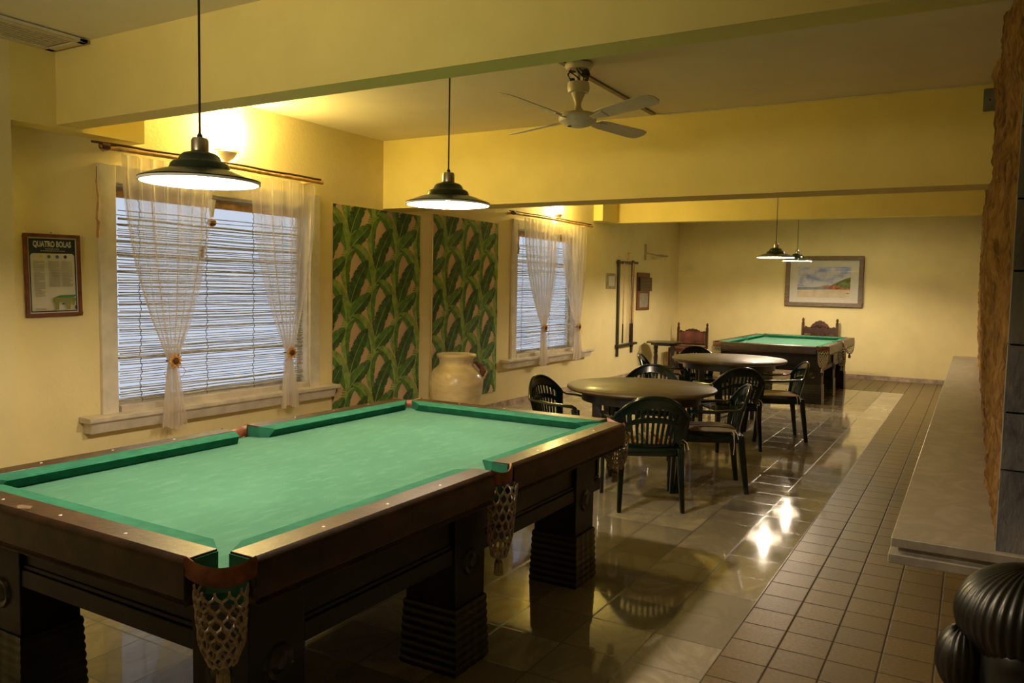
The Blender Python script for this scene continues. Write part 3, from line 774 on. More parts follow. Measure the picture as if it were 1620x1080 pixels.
def pool_table(loc, label, hl):
    hx = .79; root = empty('pool_table', loc); tag(root, label, 'pool table', 'pocketed pool tables')
    HT = .80
    # slate and cloth
    cc = .10
    def octo(x, y, c): return [(-x + c, -y), (x - c, -y), (x, -y + c), (x, y - c), (x - c, y), (-x + c, y), (-x, y - c), (-x, -y + c)]
    B('felt').prism(octo(hx - .045, hl - .045, .075), lambda a, b, d: (a, b, d), .70, .745).build('bed_cloth', root, smooth=30)
    g = .075   # pocket gap half-width in the long rails
    rails = []  # (start, end, outward normal)
    c = .13
    rails.append(((-hx + c + .02, -hl), (hx - c - .02, -hl), (0, -1)))
    rails.append(((-hx + c + .02, hl), (hx - c - .02, hl), (0, 1)))
    for s in (-1, 1):
        rails.append(((s * hx, -hl + c - .02), (s * hx, -g), (s, 0)))
        rails.append(((s * hx, g), (s * hx, hl - c + .02), (s, 0)))
    wood_prof = [(0, .672), (.012, .680), (0, .692), (0, .775), (.006, .790), (.020, .800), (.105, .800), (.105, .672)]
    cush_prof = [(.105, .798), (.172, .791), (.178, .786), (.150, .746), (.105, .746)]
    for (p, q, nrm) in rails:
        p = Vector((*p, 0)); q = Vector((*q, 0)); d = (q - p); L = d.length; d.normalize(); nv = Vector((*nrm, 0))
        def mp(a, b, t): return tuple(p + d * t - nv * a + Vector((0, 0, b)))
        r = B('wood').prism(wood_prof, mp, 0, L)
        r.mat('enamel_white')
        for k in range(1, 4):
            cpt = p + d * (L * k / 4) - nv * .052
            r.lathe([(.0, .8012), (.0052, .8012), (.0058, .7995)], (cpt.x, cpt.y, 0), 10)
        r.build('rail', root, bevel=.004)
        e = .0
        cu = B('felt_dark')
        n = len(cush_prof); vs = []
        for (t0, t1) in ((0.0, L),):
            for end, t in ((0, t0), (1, t1)):
                for a, b in cush_prof:
                    crn = nrm[0] == 0 or (end == 0) == (p.y < 0 and q.y < 0)
                    sh = (a - .105) * (1.45 if crn else .5) * (1 if end == 0 else -1)
                    vs.append(mp(a, b, t + sh))
        fs = [tuple(range(n))[::-1], tuple(range(n, 2 * n))] + [(i, (i + 1) % n, n + (i + 1) % n, n + i) for i in range(n)]
        cu.add(vs, fs)
        for t0, t1 in ((-.004, .001), (L - .001, L + .004)):
            cu.prism([(.03, .70), (.105, .70), (.105, .794), (.03, .794)], mp, t0, t1)
        cu.build('cushion', root, smooth=30)
    # body below the rails
    ax, ay = hx - .120, hl - .185
    for sx, sy in ((1, 0), (-1, 0), (0, 1), (0, -1)):
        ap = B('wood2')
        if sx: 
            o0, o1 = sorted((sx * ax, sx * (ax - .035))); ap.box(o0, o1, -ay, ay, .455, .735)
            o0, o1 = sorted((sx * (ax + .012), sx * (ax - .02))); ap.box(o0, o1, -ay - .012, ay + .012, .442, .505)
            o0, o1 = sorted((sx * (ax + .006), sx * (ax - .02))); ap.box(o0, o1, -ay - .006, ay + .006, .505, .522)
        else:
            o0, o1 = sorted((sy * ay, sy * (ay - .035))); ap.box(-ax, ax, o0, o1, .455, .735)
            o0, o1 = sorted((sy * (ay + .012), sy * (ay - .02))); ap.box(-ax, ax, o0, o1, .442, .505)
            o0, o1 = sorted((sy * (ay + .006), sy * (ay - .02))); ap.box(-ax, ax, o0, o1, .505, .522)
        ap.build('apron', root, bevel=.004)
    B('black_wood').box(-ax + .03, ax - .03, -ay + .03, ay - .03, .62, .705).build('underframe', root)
    for sx in (-1, 1):
        for yc in (-hl + .275, -.09, hl - .385):
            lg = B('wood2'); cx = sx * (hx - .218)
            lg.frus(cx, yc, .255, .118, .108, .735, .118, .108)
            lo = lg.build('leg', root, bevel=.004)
            cb = B('black_wood')
            def ring(u, v, cx=cx, yc=yc):
                # carved block: rounded square profile with scalloped ridges
                z = .262 * v
                a = 2 * pi * u
                k = 1 + .035 * abs(sin(z * 2 * pi / .066)) + .012 * sin(14 * a)
                flare = 1 + .08 * (1 - v)
                m_ = max(abs(cos(a)), abs(sin(a)))
                return (cx + .124 * k * flare * cos(a) / m_, yc + .112 * k * flare * sin(a) / m_, z)
            cb.grid(ring, 56, 40)
            cb.box(cx - .115, cx + .115, yc - .105, yc + .105, .25, .262)
            cb.build('carved_base', lo, smooth=40)
            ro = B('black_wood')
            dsp = lambda d, a, b: .10 * sin(8 * a)
            ro.lathe([(0, .012), (.02, .014), (.034, .006), (.05, .010), (.058, .0), (.058, -.004)], (cx + sx * .118, yc, .43), 20, 'x')
            ro.build('rosette', lo)
            if yc < -.5: B('black_wood').lathe([(0, -.014), (.02, -.014), (.034, -.006), (.05, -.010), (.058, .0), (.058, .004)], (cx, yc - .108, .40), 20, 'y').build('rosette', lo)
    # pockets
    def pocket(a, b, out, hang, lean):
        rim = MB(); rim.mat('pocket_leather')
        pts = rim_pts(a, b, out, .022)
        n = len(pts); vs = []; ctr = (Vector(a) + Vector(b)) / 2 - Vector((out[0], out[1], 0)) * 2
        for p in pts:
            d = (p - ctr); d.z = 0; d.normalize()
            for dd, zz in ((-.004, .004), (.004, .010), (.010, .002), (.010, -.040), (.0, -.046), (-.006, -.040)):
                vs.append(p + d * dd + Vector((0, 0, zz)))
        m6 = 6; fs = []
        for i in range(n - 1):
            for k in range(m6): fs.append((i * m6 + k, i * m6 + (k + 1) % m6, (i + 1) * m6 + (k + 1) % m6, (i + 1) * m6 + k))
        fs += [tuple(range(m6)), tuple(range((n - 1) * m6, n * m6))[::-1]]
        rim.add(vs, fs)
        po = rim.build('pocket', root, smooth=60)
        mid = pts[n // 2]; w = (Vector(b) - Vector(a)).length
        c = (mid.x - out[0] * .55, mid.y - out[1] * .55, mid.z - .038)
        nb = B('net'); e = net_geo(nb, c, w * .40, hang, lean)
        nb.build('net', po, smooth=60)
        tb = B('net'); tb.ell((e[0], e[1], e[2] - .004), (.013, .013, .010), 10, 6)
        for k in range(14):
            a_ = 2 * pi * k / 14; tb.tube([(e[0], e[1], e[2]), (e[0] + .014 * cos(a_), e[1] + .014 * sin(a_), e[2] - .025), (e[0] + .017 * cos(a_), e[1] + .017 * sin(a_), e[2] - .075)], .0035, 4)
        tb.build('tassel', po)
        # cloth lining behind the rim
        lb = B('felt_dark'); A, Bq = Vector(a), Vector(b); inn = -Vector((out[0], out[1], 0)).normalized() * .022
        q = [A + inn - Vector((0, 0, .05)), Bq + inn - Vector((0, 0, .05)), Bq + inn - Vector((0, 0, .13)), A + inn - Vector((0, 0, .13))]
        q2 = [x + inn * .6 for x in q]
        lb.add(q + q2, [(0, 1, 2, 3), (7, 6, 5, 4), (0, 4, 5, 1), (1, 5, 6, 2), (2, 6, 7, 3), (3, 7, 4, 0)])
        lb.build('pocket_lining', po)
    for sx in (-1, 1):
        for sy in (-1, 1):
            a = (sx * (hx - c - .02), sy * (hl - .012), .797); b = (sx * (hx - .012), sy * (hl - c + .02), .797)
            pocket(a, b, (sx * .020, sy * .020), .215 if sy < 0 else .20, (sx * .0, sy * -.005))
        pocket((sx * (hx - .02), -g, .795), (sx * (hx - .02), g, .795), (sx * .022, 0), .29 if sx > 0 else .22, (sx * .0, -.02))
    # chipped corner of the near rail
    ch = B('driftwood').prism([(0, 0), (.05, .008), (.07, -.012), (.035, -.03), (.005, -.016)], lambda a, b, d: (-.09 + a - .12, -hl + .05 + b, d), .7998, .8008)
    ch.build('chipped_patch', root, smooth=0)
    return root
pool_table((-2.37, 2.69, 0), 'large pool table in the foreground with green baize and netted pockets', 1.375)
pool_table((-2.425, 12.60, 0), 'pool table at the far end under the beach painting', 1.40)

# ------------------------------------------------------------------ round tables
def round_table(loc, R, rz, label):
    root = empty('round_table', loc, rz); tag(root, label, 'round table', 'round wooden tables')
    B('tabletop').lathe([(0, .752), (R - .012, .752), (R, .744), (R + .002, .732), (R - .012, .718), (R - .05, .708), (0, .708)], (0, 0, 0), 64).build('tabletop', root, smooth=40)
    B('black_wood').lathe([(R * .80, .710), (R * .80, .635), (R * .77, .635), (R * .77, .710)], (0, 0, 0), 48).build('apron', root, smooth=40)
    for k in range(4):
        a = pi / 4 + k * pi / 2; r = R * .70
        B('black_wood').frus(r * cos(a), r * sin(a), 0, .024, .024, .71, .034, .034).build('leg', root, bevel=.003)
    return root
round_table((-2.26, 5.97, 0), .59, radians(12), 'round brown-topped table nearest the foreground pool table')
round_table((-2.40, 9.12, 0), .64, radians(20), 'round light-topped table just before the far pool table')

# ------------------------------------------------------------------ plastic armchairs
def make_chair():
    root = empty('plastic_armchair')
    # seat with a rolled skirt
    def seat(u, v):
        x = (u - .5) * 2; y = (v - .5) * 2
        hw = .215 + .02 * v
        r = 1 - .06 * (abs(x) ** 6) * (abs(y) ** 6)
        e = max(abs(x), abs(y)) ** 14
        return (x * hw * r, -.005 + y * .225 * r, .435 - .010 * (1 - x * x) * (1 - y * y) - .0 * e)
    s = B('plastic').grid(seat, 16, 16)
    n = 40
    loop = []
    for i in range(n + 1):
        a = 2 * pi * i / n; ca, sa = cos(a), sin(a)
        k = (abs(ca) ** 8 + abs(sa) ** 8) ** (-1 / 8)
        v = (sa * k + 1) / 2; hw = .215 + .02 * v
        loop.append((ca * k * hw * 1.01, -.005 + sa * k * .227))
    for i in range(n):
        a, b = loop[i], loop[i + 1]
        s.add([(a[0], a[1], .436), (b[0], b[1], .436), (b[0] * 1.01, b[1] * 1.01, .385), (a[0] * 1.01, a[1] * 1.01, .385)], [(0, 1, 2, 3)])
    s.build('seat', root, smooth=50, solid=.005)
    # backrest: curved shell with two rows of slots under a rounded arch
    NC = 27; NR = 30
    def half(v): return .205 + .060 * min(1, v / .55) 
    def ztop(u): return .795 - .155 * abs(u) ** 2.4
    def back(uu, vv):
        u = uu * 2 - 1; zt = ztop(u); z = .415 + (zt - .415) * vv
        t = (z - .415) / .38
        hw = .200 + .062 * min(1, t * 1.6)
        y = -.212 - .085 * t + .045 * u * u + .02 * (u * u) * t
        return (u * hw, y, z)
    def skip(i, j):
        if i < 3 or i > NC - 4: return False
        if (i - 3) % 2 == 0: return False
        return 4 <= j <= 15 or 19 <= j <= 23
    B('plastic').grid(back, NC, NR, skip).build('backrest', root, smooth=60, solid=.009)
    # rolled edge of the arch running into the arms
    arch = [Vector(back(i / 24, 1)) for i in range(25)]
    B('plastic').tube(arch, .013, 8, flat=1.0).build('back_rim', root, smooth=70)
    for sx in (-1, 1):
        e = Vector(back(1 if sx > 0 else 0, 1))
        pts = [e + Vector((-sx * .012, -.0, .012)), e + Vector((sx * .008, .03, -.006)), Vector((sx * .278, -.09, .632)), Vector((sx * .286, .0, .622)), Vector((sx * .284, .10, .622)), Vector((sx * .276, .175, .620)), Vector((sx * .270, .205, .606)), Vector((sx * .268, .215, .575))]
        B('plastic').tube(pts, [.016, .020, .026, .030, .030, .030, .028, .024], 10, flat=.42).build('arm', root, smooth=70)
        def leg(name, top, bot, w0, d0, w1, d1):
            l = B('plastic')
            t, b = Vector(top), Vector(bot)
            l.add([b + Vector((i * w1, j * d1, 0)) for i, j in ((-1, -1), (1, -1), (1, 1), (-1, 1))] + [t + Vector((i * w0, j * d0, 0)) for i, j in ((-1, -1), (1, -1), (1, 1), (-1, 1))],
                  [(0, 3, 2, 1), (4, 5, 6, 7), (0, 1, 5, 4), (1, 2, 6, 5), (2, 3, 7, 6), (3, 0, 4, 7)])
            l.build('leg', root, bevel=.006)
        leg('leg', (sx * .268, .205, .60), (sx * .262, .262, 0), .016, .030, .013, .020)
        leg('leg', (sx * .200, -.205, .44), (sx * .218, -.262, 0), .022, .026, .014, .018)
        # brace from the front leg to the seat
        B('plastic').add([(sx * .225, .16, .43), (sx * .27, .235, .45), (sx * .27, .235, .40), (sx * .225, .16, .39), (sx * .225, .10, .43), (sx * .27, .19, .45), (sx * .27, .19, .40), (sx * .225, .10, .39)],
                         [(0, 1, 2, 3), (7, 6, 5, 4), (0, 4, 5, 1), (1, 5, 6, 2), (2, 6, 7, 3), (3, 7, 4, 0)]).build('seat_bracket', root)
    return root
def make_cushion():
    root = empty('seat_cushion')
    def top(u, v):
        a = 2 * pi * u; r = v
        ca, sa = cos(a), sin(a); k = (abs(ca) ** 5 + abs(sa) ** 5) ** (-1 / 5)
        return (ca * k * .195 * r, sa * k * .195 * r, .022 + .024 * (1 - r ** 4) - .004 * (1 if False else 0))
    def bot(u, v):
        p = top(u, v); return (p[0], p[1], .022 - .020 * (1 - v ** 6))
    B('stripes').grid(top, 32, 10).grid(bot, 32, 10).build('pad', root, smooth=60)
    for sx in (-1, 1):
        B('tie').tube([(sx * .16, -.14, .022), (sx * .20, -.15, .03), (sx * .245, -.15, .012), (sx * .252, -.155, -.07), (sx * .25, -.15, -.14)], .004, 5, flat=.6).build('tie_string', root)
        B('tie').tube([(sx * .20, -.15, .03), (sx * .235, -.155, .045), (sx * .262, -.17, .02), (sx * .268, -.18, -.02)], .005, 5, flat=.6).build('tie_bow', root)
    return root
proto = make_chair(); cproto = make_cushion(); used = [False, False]
def chair(x, y, face, label, cushion=None):
    rz = math.atan2(face[1], face[0]) - pi / 2
    o = proto if not used[0] else dup(proto)
    used[0] = True
    o.location = (x, y, 0); o.rotation_euler = (0, 0, rz)
    tag(o, label, 'chair', 'dark green plastic armchairs')
    if cushion:
        c = cproto if not used[1] else dup(cproto)
        used[1] = True
        c.location = (x, y, .442); c.rotation_euler = (0, 0, rz); tag(c, cushion, 'cushion', 'striped seat cushions')
def from_back(bx, by, f):
    L = math.hypot(*f); return bx + f[0] / L * .262, by + f[1] / L * .262
PL = 'dark green plastic armchair '
x, y = from_back(-1.83, 5.085, (-.53, .85)); chair(x, y, (-.53, .85), PL + 'with its slotted back to the camera at the nearer round table', 'striped cushion on the armchair whose back faces the camera nearest')
x, y = from_back(-1.49, 6.16, (-.92, -.42)); chair(x, y, (-.92, -.42), PL + 'on the right side of the nearer round table', 'striped cushion with hanging tie on the armchair right of the nearer round table')
x, y = from_back(-3.02, 5.70, (.93, -.05)); chair(x, y, (.93, -.05), PL + 'by the left wall, left of the nearer round table')
x, y = from_back(-2.62, 7.22, (.15, -.95)); chair(x, y, (.15, -.95), PL + 'behind the nearer round table, only its arch showing')
x, y = from_back(-1.85, 7.51, (-.63, .77)); chair(x, y, (-.63, .77), PL + 'back to the camera at the farther round table', 'striped cushion on the armchair in front of the farther round table')
x, y = from_back(-1.49, 8.60, (-.91, -.42)); chair(x, y, (-.91, -.42), PL + 'at the right of the farther round table', 'striped cushion on the armchair right of the farther round table')
x, y = from_back(-3.18, 8.40, (.93, .2)); chair(x, y, (.93, .2), PL + 'at the far left, left of the farther round table')
x, y = from_back(-3.05, 9.95, (.6, -.75)); chair(x, y, (.6, -.75), PL + 'beyond the farther round table, seen under its top')

# ------------------------------------------------------------------ far corner furniture
root = empty('side_table', (-4.70, 13.50, 0), radians(15)); tag(root, 'small dark side table on turned legs near the far left corner', 'side table')
poly8 = [(.33 * cos(pi / 8 + k * pi / 4), .33 * sin(pi / 8 + k * pi / 4)) for k in range(8)]
B('black_wood').prism(poly8, lambda a, b, d: (a, b, d), .575, .60).build('tabletop', root, bevel=.004)
B('black_wood').prism([(a * .75, b * .75) for a, b in poly8], lambda a, b, d: (a, b, d), .54, .575).build('apron', root)
for k in range(4):
    a = pi / 4 + k * pi / 2; cx, cy = .21 * cos(a), .21 * sin(a)
    B('black_wood').lathe([(0, 0), (.022, 0), (.026, .03), (.016, .06), (.022, .09), (.026, .14), (.018, .17), (.022, .25), (.028, .33), (.016, .37), (.024, .41), (.018, .44), (.028, .48), (.028, .545), (0, .545)], (cx, cy, 0), 14).build('leg', root)
st = B('black_wood')
for k in range(4):
    a = pi / 4 + k * pi / 2; b = a + pi / 2; st.tube([(.21 * cos(a), .21 * sin(a), .15), (.21 * cos(b), .21 * sin(b), .15)], .011, 8)
st.build('stretcher', root)

def carved_chair(loc, rz, W, H, label, leather):
    root = empty('wooden_chair', loc, rz); tag(root, label, 'chair')
    hw = W / 2; D = .24
    for sx in (-1, 1):
        p = B('mahogany'); p.box(sx * hw - .022, sx * hw + .022, D - .02, D + .025, 0, H - .10)
        p.lathe([(.022, H - .10), (.026, H - .085), (.014, H - .07), (.024, H - .045), (.020, H - .02), (.006, H), (0, H)], (sx * hw, D, 0), 12)
        p.build('back_post', root, bevel=.002)
        B('mahogany').box(sx * hw - .022, sx * hw + .022, -D - .02, -D + .025, 0, .44).build('leg', root, bevel=.003)
    B('mahogany').box(-hw, hw, -D - .02, D, .37, .42).build('seat_rail', root, bevel=.003)
    B('leather' if leather else 'mahogany').box(-hw + .01, hw - .01, -D - .03, D - .02, .42, .46).build('seat', root, bevel=.012)
    # crest: scrolled top rail
    zc = H - .22; top = []
    n = 40
    for i in range(n + 1):
        u = -1 + 2 * i / n; a = abs(u)
        h = .05 + (.125 if not leather else .055) * max(0, cos(min(1, a / .62) * pi / 2)) ** .8 + .018 * max(0, cos((a - .86) / .14 * pi / 2) if abs(a - .86) < .14 else 0) + .006 * sin(30 * a)
        top.append((u * (hw - .02), zc + h))
    poly = top + [(hw - .02, zc - .06), (-hw + .02, zc - .06)]
    cr = B('mahogany'); cr.prism(poly, lambda a, b, d: (a, d, b), D - .012, D + .016)
    if not leather:
        for k in range(-3, 4): cr.lathe([(0, 0), (.006, -.010), (.016, -.004), (.018, .0)], (k * .045, D - .012, zc + .04 + .05 * (1 - abs(k) / 4)), 12, 'y')
        cr.lathe([(0, -.02), (.016, -.016), (.030, -.004), (.034, .0)], (0, D - .012, zc + .07), 16, 'y')
        cr.build('crest_rail', root)
        for k in range(5):
            B('mahogany').box(-.16 + k * .07, -.12 + k * .07, D - .008, D + .012, .52, zc - .05).build('back_slat', root, bevel=.003)
    else:
        cr.build('crest_rail', root)
        B('leather').prism([(-hw + .02, .50), (hw - .02, .50), (hw - .02, zc + .02), (.12, zc + .055), (-.12, zc + .055), (-hw + .02, zc + .02)], lambda a, b, d: (a, d, b), D - .028, D - .008).build('back_panel', root, bevel=.006)
        st = B('brass')
        for k in range(12):
            for sx in (-1, 1): st.lathe([(0, -.005), (.006, -.003), (.007, 0)], (sx * (hw - .035), D - .028, .53 + k * .024), 8, 'y')
        st.build('nail_heads', root)
    B('mahogany').box(-hw, hw, D - .01, D + .015, .47, .52).build('lower_back_rail', root, bevel=.003)
    B('mahogany').box(-hw, hw, -D - .01, -D + .015, .14, .18).build('stretcher', root, bevel=.003)
    return root
carved_chair((-4.62, 14.62, 0), 0, .56, .90, 'wooden chair with worn reddish leather back in the far left corner', True)
carved_chair((-2.37, 14.90, 0), 0, .58, 1.06, 'carved dark wooden chair behind the far pool table under the painting', False)

# ------------------------------------------------------------------ framed beach painting
root = empty('framed_painting', (-2.36, YB - .045, 1.72)); tag(root, 'framed beach landscape painting on the far wall', 'painting')
W2, H2 = .66, .455
fr = B('driftwood'); fw = .075
for a, b, c_, d in ((-W2, W2, H2 - fw, H2), (-W2, W2, -H2, -H2 + fw), (-W2, -W2 + fw, -H2 + fw, H2 - fw), (W2 - fw, W2, -H2 + fw, H2 - fw)):
    fr.box(a, b, -.02, .045, c_, d)
fr.build('frame', root, bevel=.008)
B('mount').box(-W2 + fw, W2 - fw, .0, .04, -H2 + fw, H2 - fw).build('mount', root)
pw, z0p, z1p = .45, -.24, .265
pc = MB()
def lay(mat, poly, d): pc.mat(mat).add([(x, -.001 - d * .0006, z) for x, z in poly], [tuple(range(len(poly)))])
lay('sky_paint', [(-pw, -.09), (pw, -.09), (pw, z1p), (-pw, z1p)], 0)
lay('far_hill', [(-.14, -.105), (-.05, -.09), (.0, -.075), (.07, -.06), (.12, -.07), (.2, -.105)], 1)
lay('sea', [(-pw, -.155), (.05, -.145), (pw, -.15), (pw, -.105), (-pw, -.10)], 2)
lay('hill', [(.12, -.075), (.2, -.03), (.3, .02), (.38, .06), (pw, .085), (pw, -.14), (.14, -.12)], 3)
lay('earth', [(.0, -.125), (.04, -.10), (.12, -.085), (.17, -.065), (.24, -.085), (.29, -.11), (.35, -.115), (pw, -.125), (pw, -.14), (.2, -.14)], 4)
lay('sand', [(-pw, -.155), (-.2, -.148), (.05, -.142), (.25, -.14), (pw, -.148), (pw, z0p - .05), (-pw, z0p - .05)], 5)
lay('ink_olive', [(.37, -.20), (.42, -.195), (.45, -.205), (.41, -.215)], 6)
pc.build('picture', root, smooth=0)
B('glass').box(-W2 + fw, W2 - fw, -.012, -.010, -H2 + fw, H2 - fw).build('glazing', root, smooth=0)

# ------------------------------------------------------------------ rules poster
def poster():
    root = empty('framed_poster', (WX + .004, 2.915, 1.535)); root.rotation_euler = (radians(1.2), 0, 0)
    tag(root, 'framed QUATRO BOLAS rules poster left of the near window', 'poster')
    hw, hh, fw = .178, .262, .022
    fr = B('frame_red')
    fr.box(0, .022, -hw, hw, hh - fw, hh).box(0, .022, -hw, hw, -hh, -hh + fw).box(0, .022, -hw, -hw + fw, -hh + fw, hh - fw).box(0, .022, hw - fw, hw, -hh + fw, hh - fw)
    fr.build('frame', root, bevel=.003)
    p = B('paper'); p.box(.002, .010, -hw + fw, hw - fw, -hh + fw, hh - fw)
    w_, h_ = hw - fw - .008, hh - fw - .009
    lay = [0.0102]
    def poly(mat, pts):
        lay[0] += .0002; p.mat(mat).add([(lay[0], a, b) for a, b in pts], [tuple(range(len(pts)))])
    poly('ink_dark', [(-w_, -h_), (w_, -h_), (w_, h_), (-w_, h_)])
    r = .02; top = h_ - .092; iw = w_ - .008
    pts = [(-iw, -h_ + .008), (iw, -h_ + .008)] + [(iw - r + r * cos(a), top - r + r * sin(a)) for a in [i * pi / 12 for i in range(7)]] + [(-iw + r + r * cos(a), top - r + r * sin(a)) for a in [pi / 2 + i * pi / 12 for i in range(7)]]
    poly('paper', pts)
    lay[0] += .0003; p.mat('ink_title'); d = lay[0]
    text_into(p, 'QUATRO BOLAS', .04, lambda a, b: (d, a, h_ - .050 + b * 1.25), .242)
    for zz, ww in ((h_ - .066, .045), (h_ - .078, .075)):
        x = -ww
        while x < ww: poly('ink_title', [(x, zz), (x + .009, zz), (x + .009, zz + .004), (x, zz + .004)]); x += .013
    for k, mt in enumerate(('ink_yellow', 'ink_green', 'ink_blue', 'ink_dark')):
        cx = -.078 + k * .052; poly(mt, [(cx + .0105 * cos(a), top - .02 + .0105 * sin(a)) for a in [2 * pi * i / 20 for i in range(20)]])
    rnd = random.Random(2)
    for cidx, (x0, zb) in enumerate(((-iw + .014, -.135), (-.036, -.075), (.046, -.075))):
        z = top - .052; k = 0
        while z > zb:
            L = .068 * (1 if rnd.random() > .2 else rnd.uniform(.4, .9))
            poly('ink_grey', [(x0, z), (x0 + L, z), (x0 + L, z + .0032), (x0, z + .0032)]); z -= .0068
    # little drawing of a green pool table
    ox, oz = .055, -.155
    poly('ink_olive', [(ox - .075, oz + .012), (ox + .075, oz + .012), (ox + .070, oz - .012), (ox - .070, oz - .014)])
    poly('ink_green', [(ox - .072, oz + .013), (ox - .03, oz + .030), (ox + .078, oz + .032), (ox + .062, oz + .014)])
    for a, b in ((-.062, -.036), (.012, .038)): poly('ink_olive', [(ox + a, oz - .012), (ox + b, oz - .012), (ox + b - .003, oz - .062), (ox + a + .002, oz - .060)])
    poly('ink_olive', [(ox + .05, oz - .01), (ox + .066, oz), (ox + .064, oz - .032), (ox + .05, oz - .04)])
    poly('ink_dark', [(ox - .02, oz - .022), (ox - .002, oz - .022), (ox - .004, oz - .030), (ox - .018, oz - .030)])
    poly('ink_dark', [(iw - .020, -h_ + .014), (iw - .004, -h_ + .014), (iw - .004, -h_ + .038), (iw - .020, -h_ + .038)])
    for k in range(2): poly('ink_grey', [(-iw + .01, -h_ + .016 + k * .007), (-iw + .075, -h_ + .016 + k * .007), (-iw + .075, -h_ + .019 + k * .007), (-iw + .01, -h_ + .019 + k * .007)])
    p.build('print', root, smooth=0)
    B('cable').lathe([(0, .008), (.003, .008), (.003, 0)], (0, 0, hh + .008), 8, 'x').build('nail', root)
poster()

# ------------------------------------------------------------------ things on the left wall near the far corner
root = empty('cue_rack', (WX + .004, 12.56, .42)); tag(root, 'tall dark wooden cue rack on the left wall', 'cue rack')
root.rotation_euler = (radians(1.0), 0, 0)
B('black_wood').box(0, .03, -.36, -.30, -.02, 1.58).build('post', root, bevel=.004)
B('black_wood').box(0, .03, .27, .33, .0, 1.58).build('post', root, bevel=.004)
B('black_wood').box(.0, .05, -.40, .46, 1.52, 1.56).build('top_bar', root, bevel=.004)
B('black_wood').box(.0, .07, -.40, .44, .14, .18).build('bottom_bar', root, bevel=.004)
B('brass').tube([(.01, .08, 1.56), (.02, .09, 1.70), (.02, .02, 1.70), (.02, .17, 1.70)], .006, 6).build('hook', root)
for k, (yy, dy, lab) in enumerate(((-.22, .0, 'leftmost pool cue in the wall rack'), (.10, .06, 'leaning middle pool cue in the wall rack'), (.20, .0, 'rightmost pool cue in the wall rack'))):
    cr = empty('pool_cue', (WX + .062, 12.56 + yy, .616)); tag(cr, lab, 'pool cue', 'pool cues in the wall rack')
    B('cue').tube([(0, 0, .30), (0, dy, 1.34)], [.012, .007], 8).build('shaft', cr)
    B('black_wood' if k != 1 else 'mahogany').tube([(0, 0, 0), (0, 0, .32)], [.015, .0125], 8).build('butt', cr)
root = empty('score_board', (WX + .003, 13.36, 1.15)); tag(root, 'dark red wooden scoreboard right of the cue rack', 'scoreboard')
B('frame_red').box(0, .022, -.30, .30, 0, .66).build('backboard', root, bevel=.004)
B('black_wood').box(.022, .05, -.26, .34, .34, .58).build('bead_box', root, bevel=.004)
for k in range(4): B('frame_red').tube([(.056, -.24, .37 + .055 * k), (.056, .30, .37 + .055 * k)], .010, 6).build('score_rod', root)
B('ink_grey').box(.022, .028, -.2, .2, .05, .30).build('chalk_panel', root)
root = empty('wall_plate', (WX + .003, 11.92, 1.64)); tag(root, 'small square cream plaque left of the cue rack', 'wall plaque')
B('tan_paint').box(0, .012, -.19, .19, -.125, .125).build('plate', root, bevel=.003)
B('paper').box(.012, .016, -.11, .13, -.08, .08).build('face', root, bevel=.002)
root = empty('wall_bracket', (WX + .003, 13.42, 2.16)); tag(root, 'pale wall bracket with a leaf-shaped arm near the far corner', 'wall bracket')
B('tan_paint').box(0, .02, -.03, .03, -.12, .16).build('backplate', root, bevel=.003)
B('tan_paint').tube([(.02, 0, 0), (.06, .10, -.01), (.10, .25, -.02)], [.012, .010, .010], 8).build('arm', root)
B('tan_paint').ell((.15, .46, -.03), (.10, .24, .022), 20, 8).build('arm_blade', root)

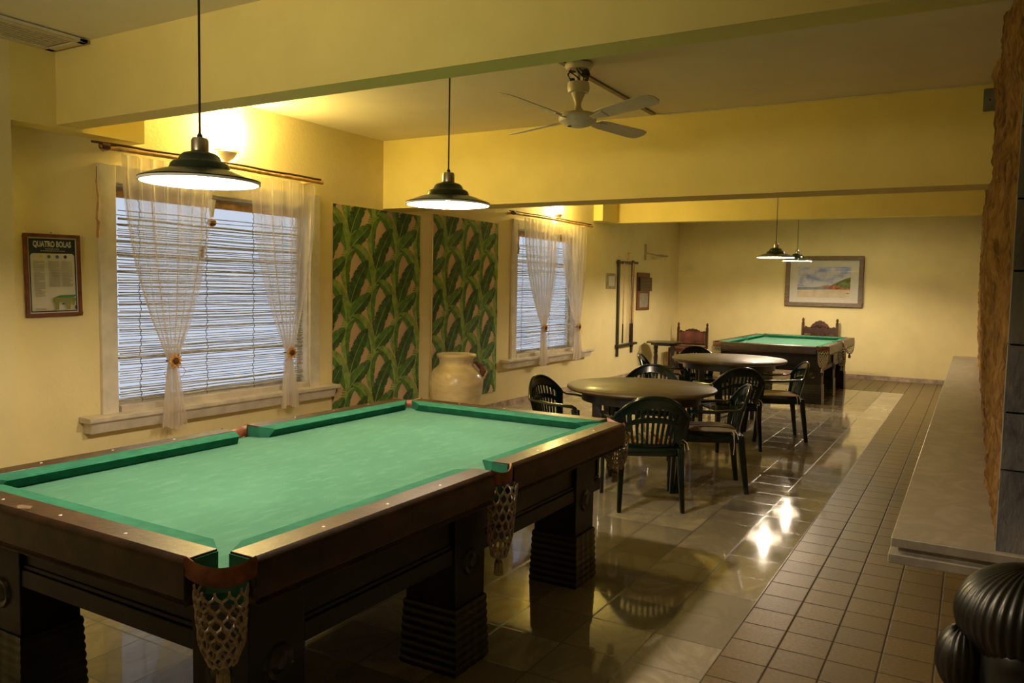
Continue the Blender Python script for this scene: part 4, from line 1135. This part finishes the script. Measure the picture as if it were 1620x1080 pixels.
# ------------------------------------------------------------------ marble bench along the stone wall
root = empty('marble_bench', (-.25, 3.65, .39)); tag(root, 'long pale marble ledge with a double edge along the stone wall', 'bench')
LY = YB - 3.65 - .02
def slab(z0, z1, inset, wd):
    return B('bench_marble').box(inset, 1.42, inset, LY, z0, z1)
slab(.068, .108, 0, .375).build('top_slab', root, bevel=.004)
slab(.040, .068, .028, .375).build('middle_slab', root)
slab(.0, .040, -.008, .375).build('lower_slab', root, bevel=.004)

# ------------------------------------------------------------------ carved statue at the right edge
root = empty('wooden_statue', (.20, 2.78, 0)); tag(root, 'black carved wooden head statue with ridged hair at the lower right', 'statue')
def ridg(d, a, b): return .028 * sin(30 * math.atan2(d.z + .15, d.x + .001)) * (1 - abs(d.y) ** 3)
B('statue').ell((0, .0, .560), (.205, .19, .160), 220, 48, lambda d, a, b: .013 * sin(a * 46) * max(0, cos(b)) ** .5).build('hair', root, smooth=80)
def face(d, a, b):
    k = 0
    if d.y < 0:
        x, z = d.x, d.z
        k += .10 * math.exp(-((x / .16) ** 2 + ((z + .15) / .28) ** 2))          # nose
        k += .07 * math.exp(-(((abs(x) - .38) / .26) ** 2 + ((z - .34) / .13) ** 2))   # brows
        k -= .06 * math.exp(-(((abs(x) - .38) / .2) ** 2 + ((z - .12) / .14) ** 2))   # eye hollows
        k += .035 * math.exp(-(((abs(x) - .36) / .13) ** 2 + ((z - .1) / .07) ** 2))  # lids
        k += .07 * math.exp(-((x / .26) ** 2 + ((z + .56) / .07) ** 2)) + .06 * math.exp(-((x / .22) ** 2 + ((z + .70) / .06) ** 2))  # lips
        k += .05 * math.exp(-(((abs(x) - .55) / .22) ** 2 + ((z + .2) / .25) ** 2))
    return k
B('statue').ell((.01, -.035, .40), (.150, .150, .215), 64, 48, face).build('face', root, smooth=80)
for sx in (-1, 1):
    B('statue').ell((sx * .178 + .005, -.02, .405), (.075, .085, .105), 60, 30, lambda d, a, b: .03 * sin(a * 20)).build('hair_bun', root, smooth=80)
B('statue').lathe([(0, 0), (.17, 0), (.18, .02), (.17, .05), (.13, .09), (.095, .14), (.085, .20), (.09, .26), (0, .27)], (0, 0, 0), 36).build('bust', root, smooth=60)
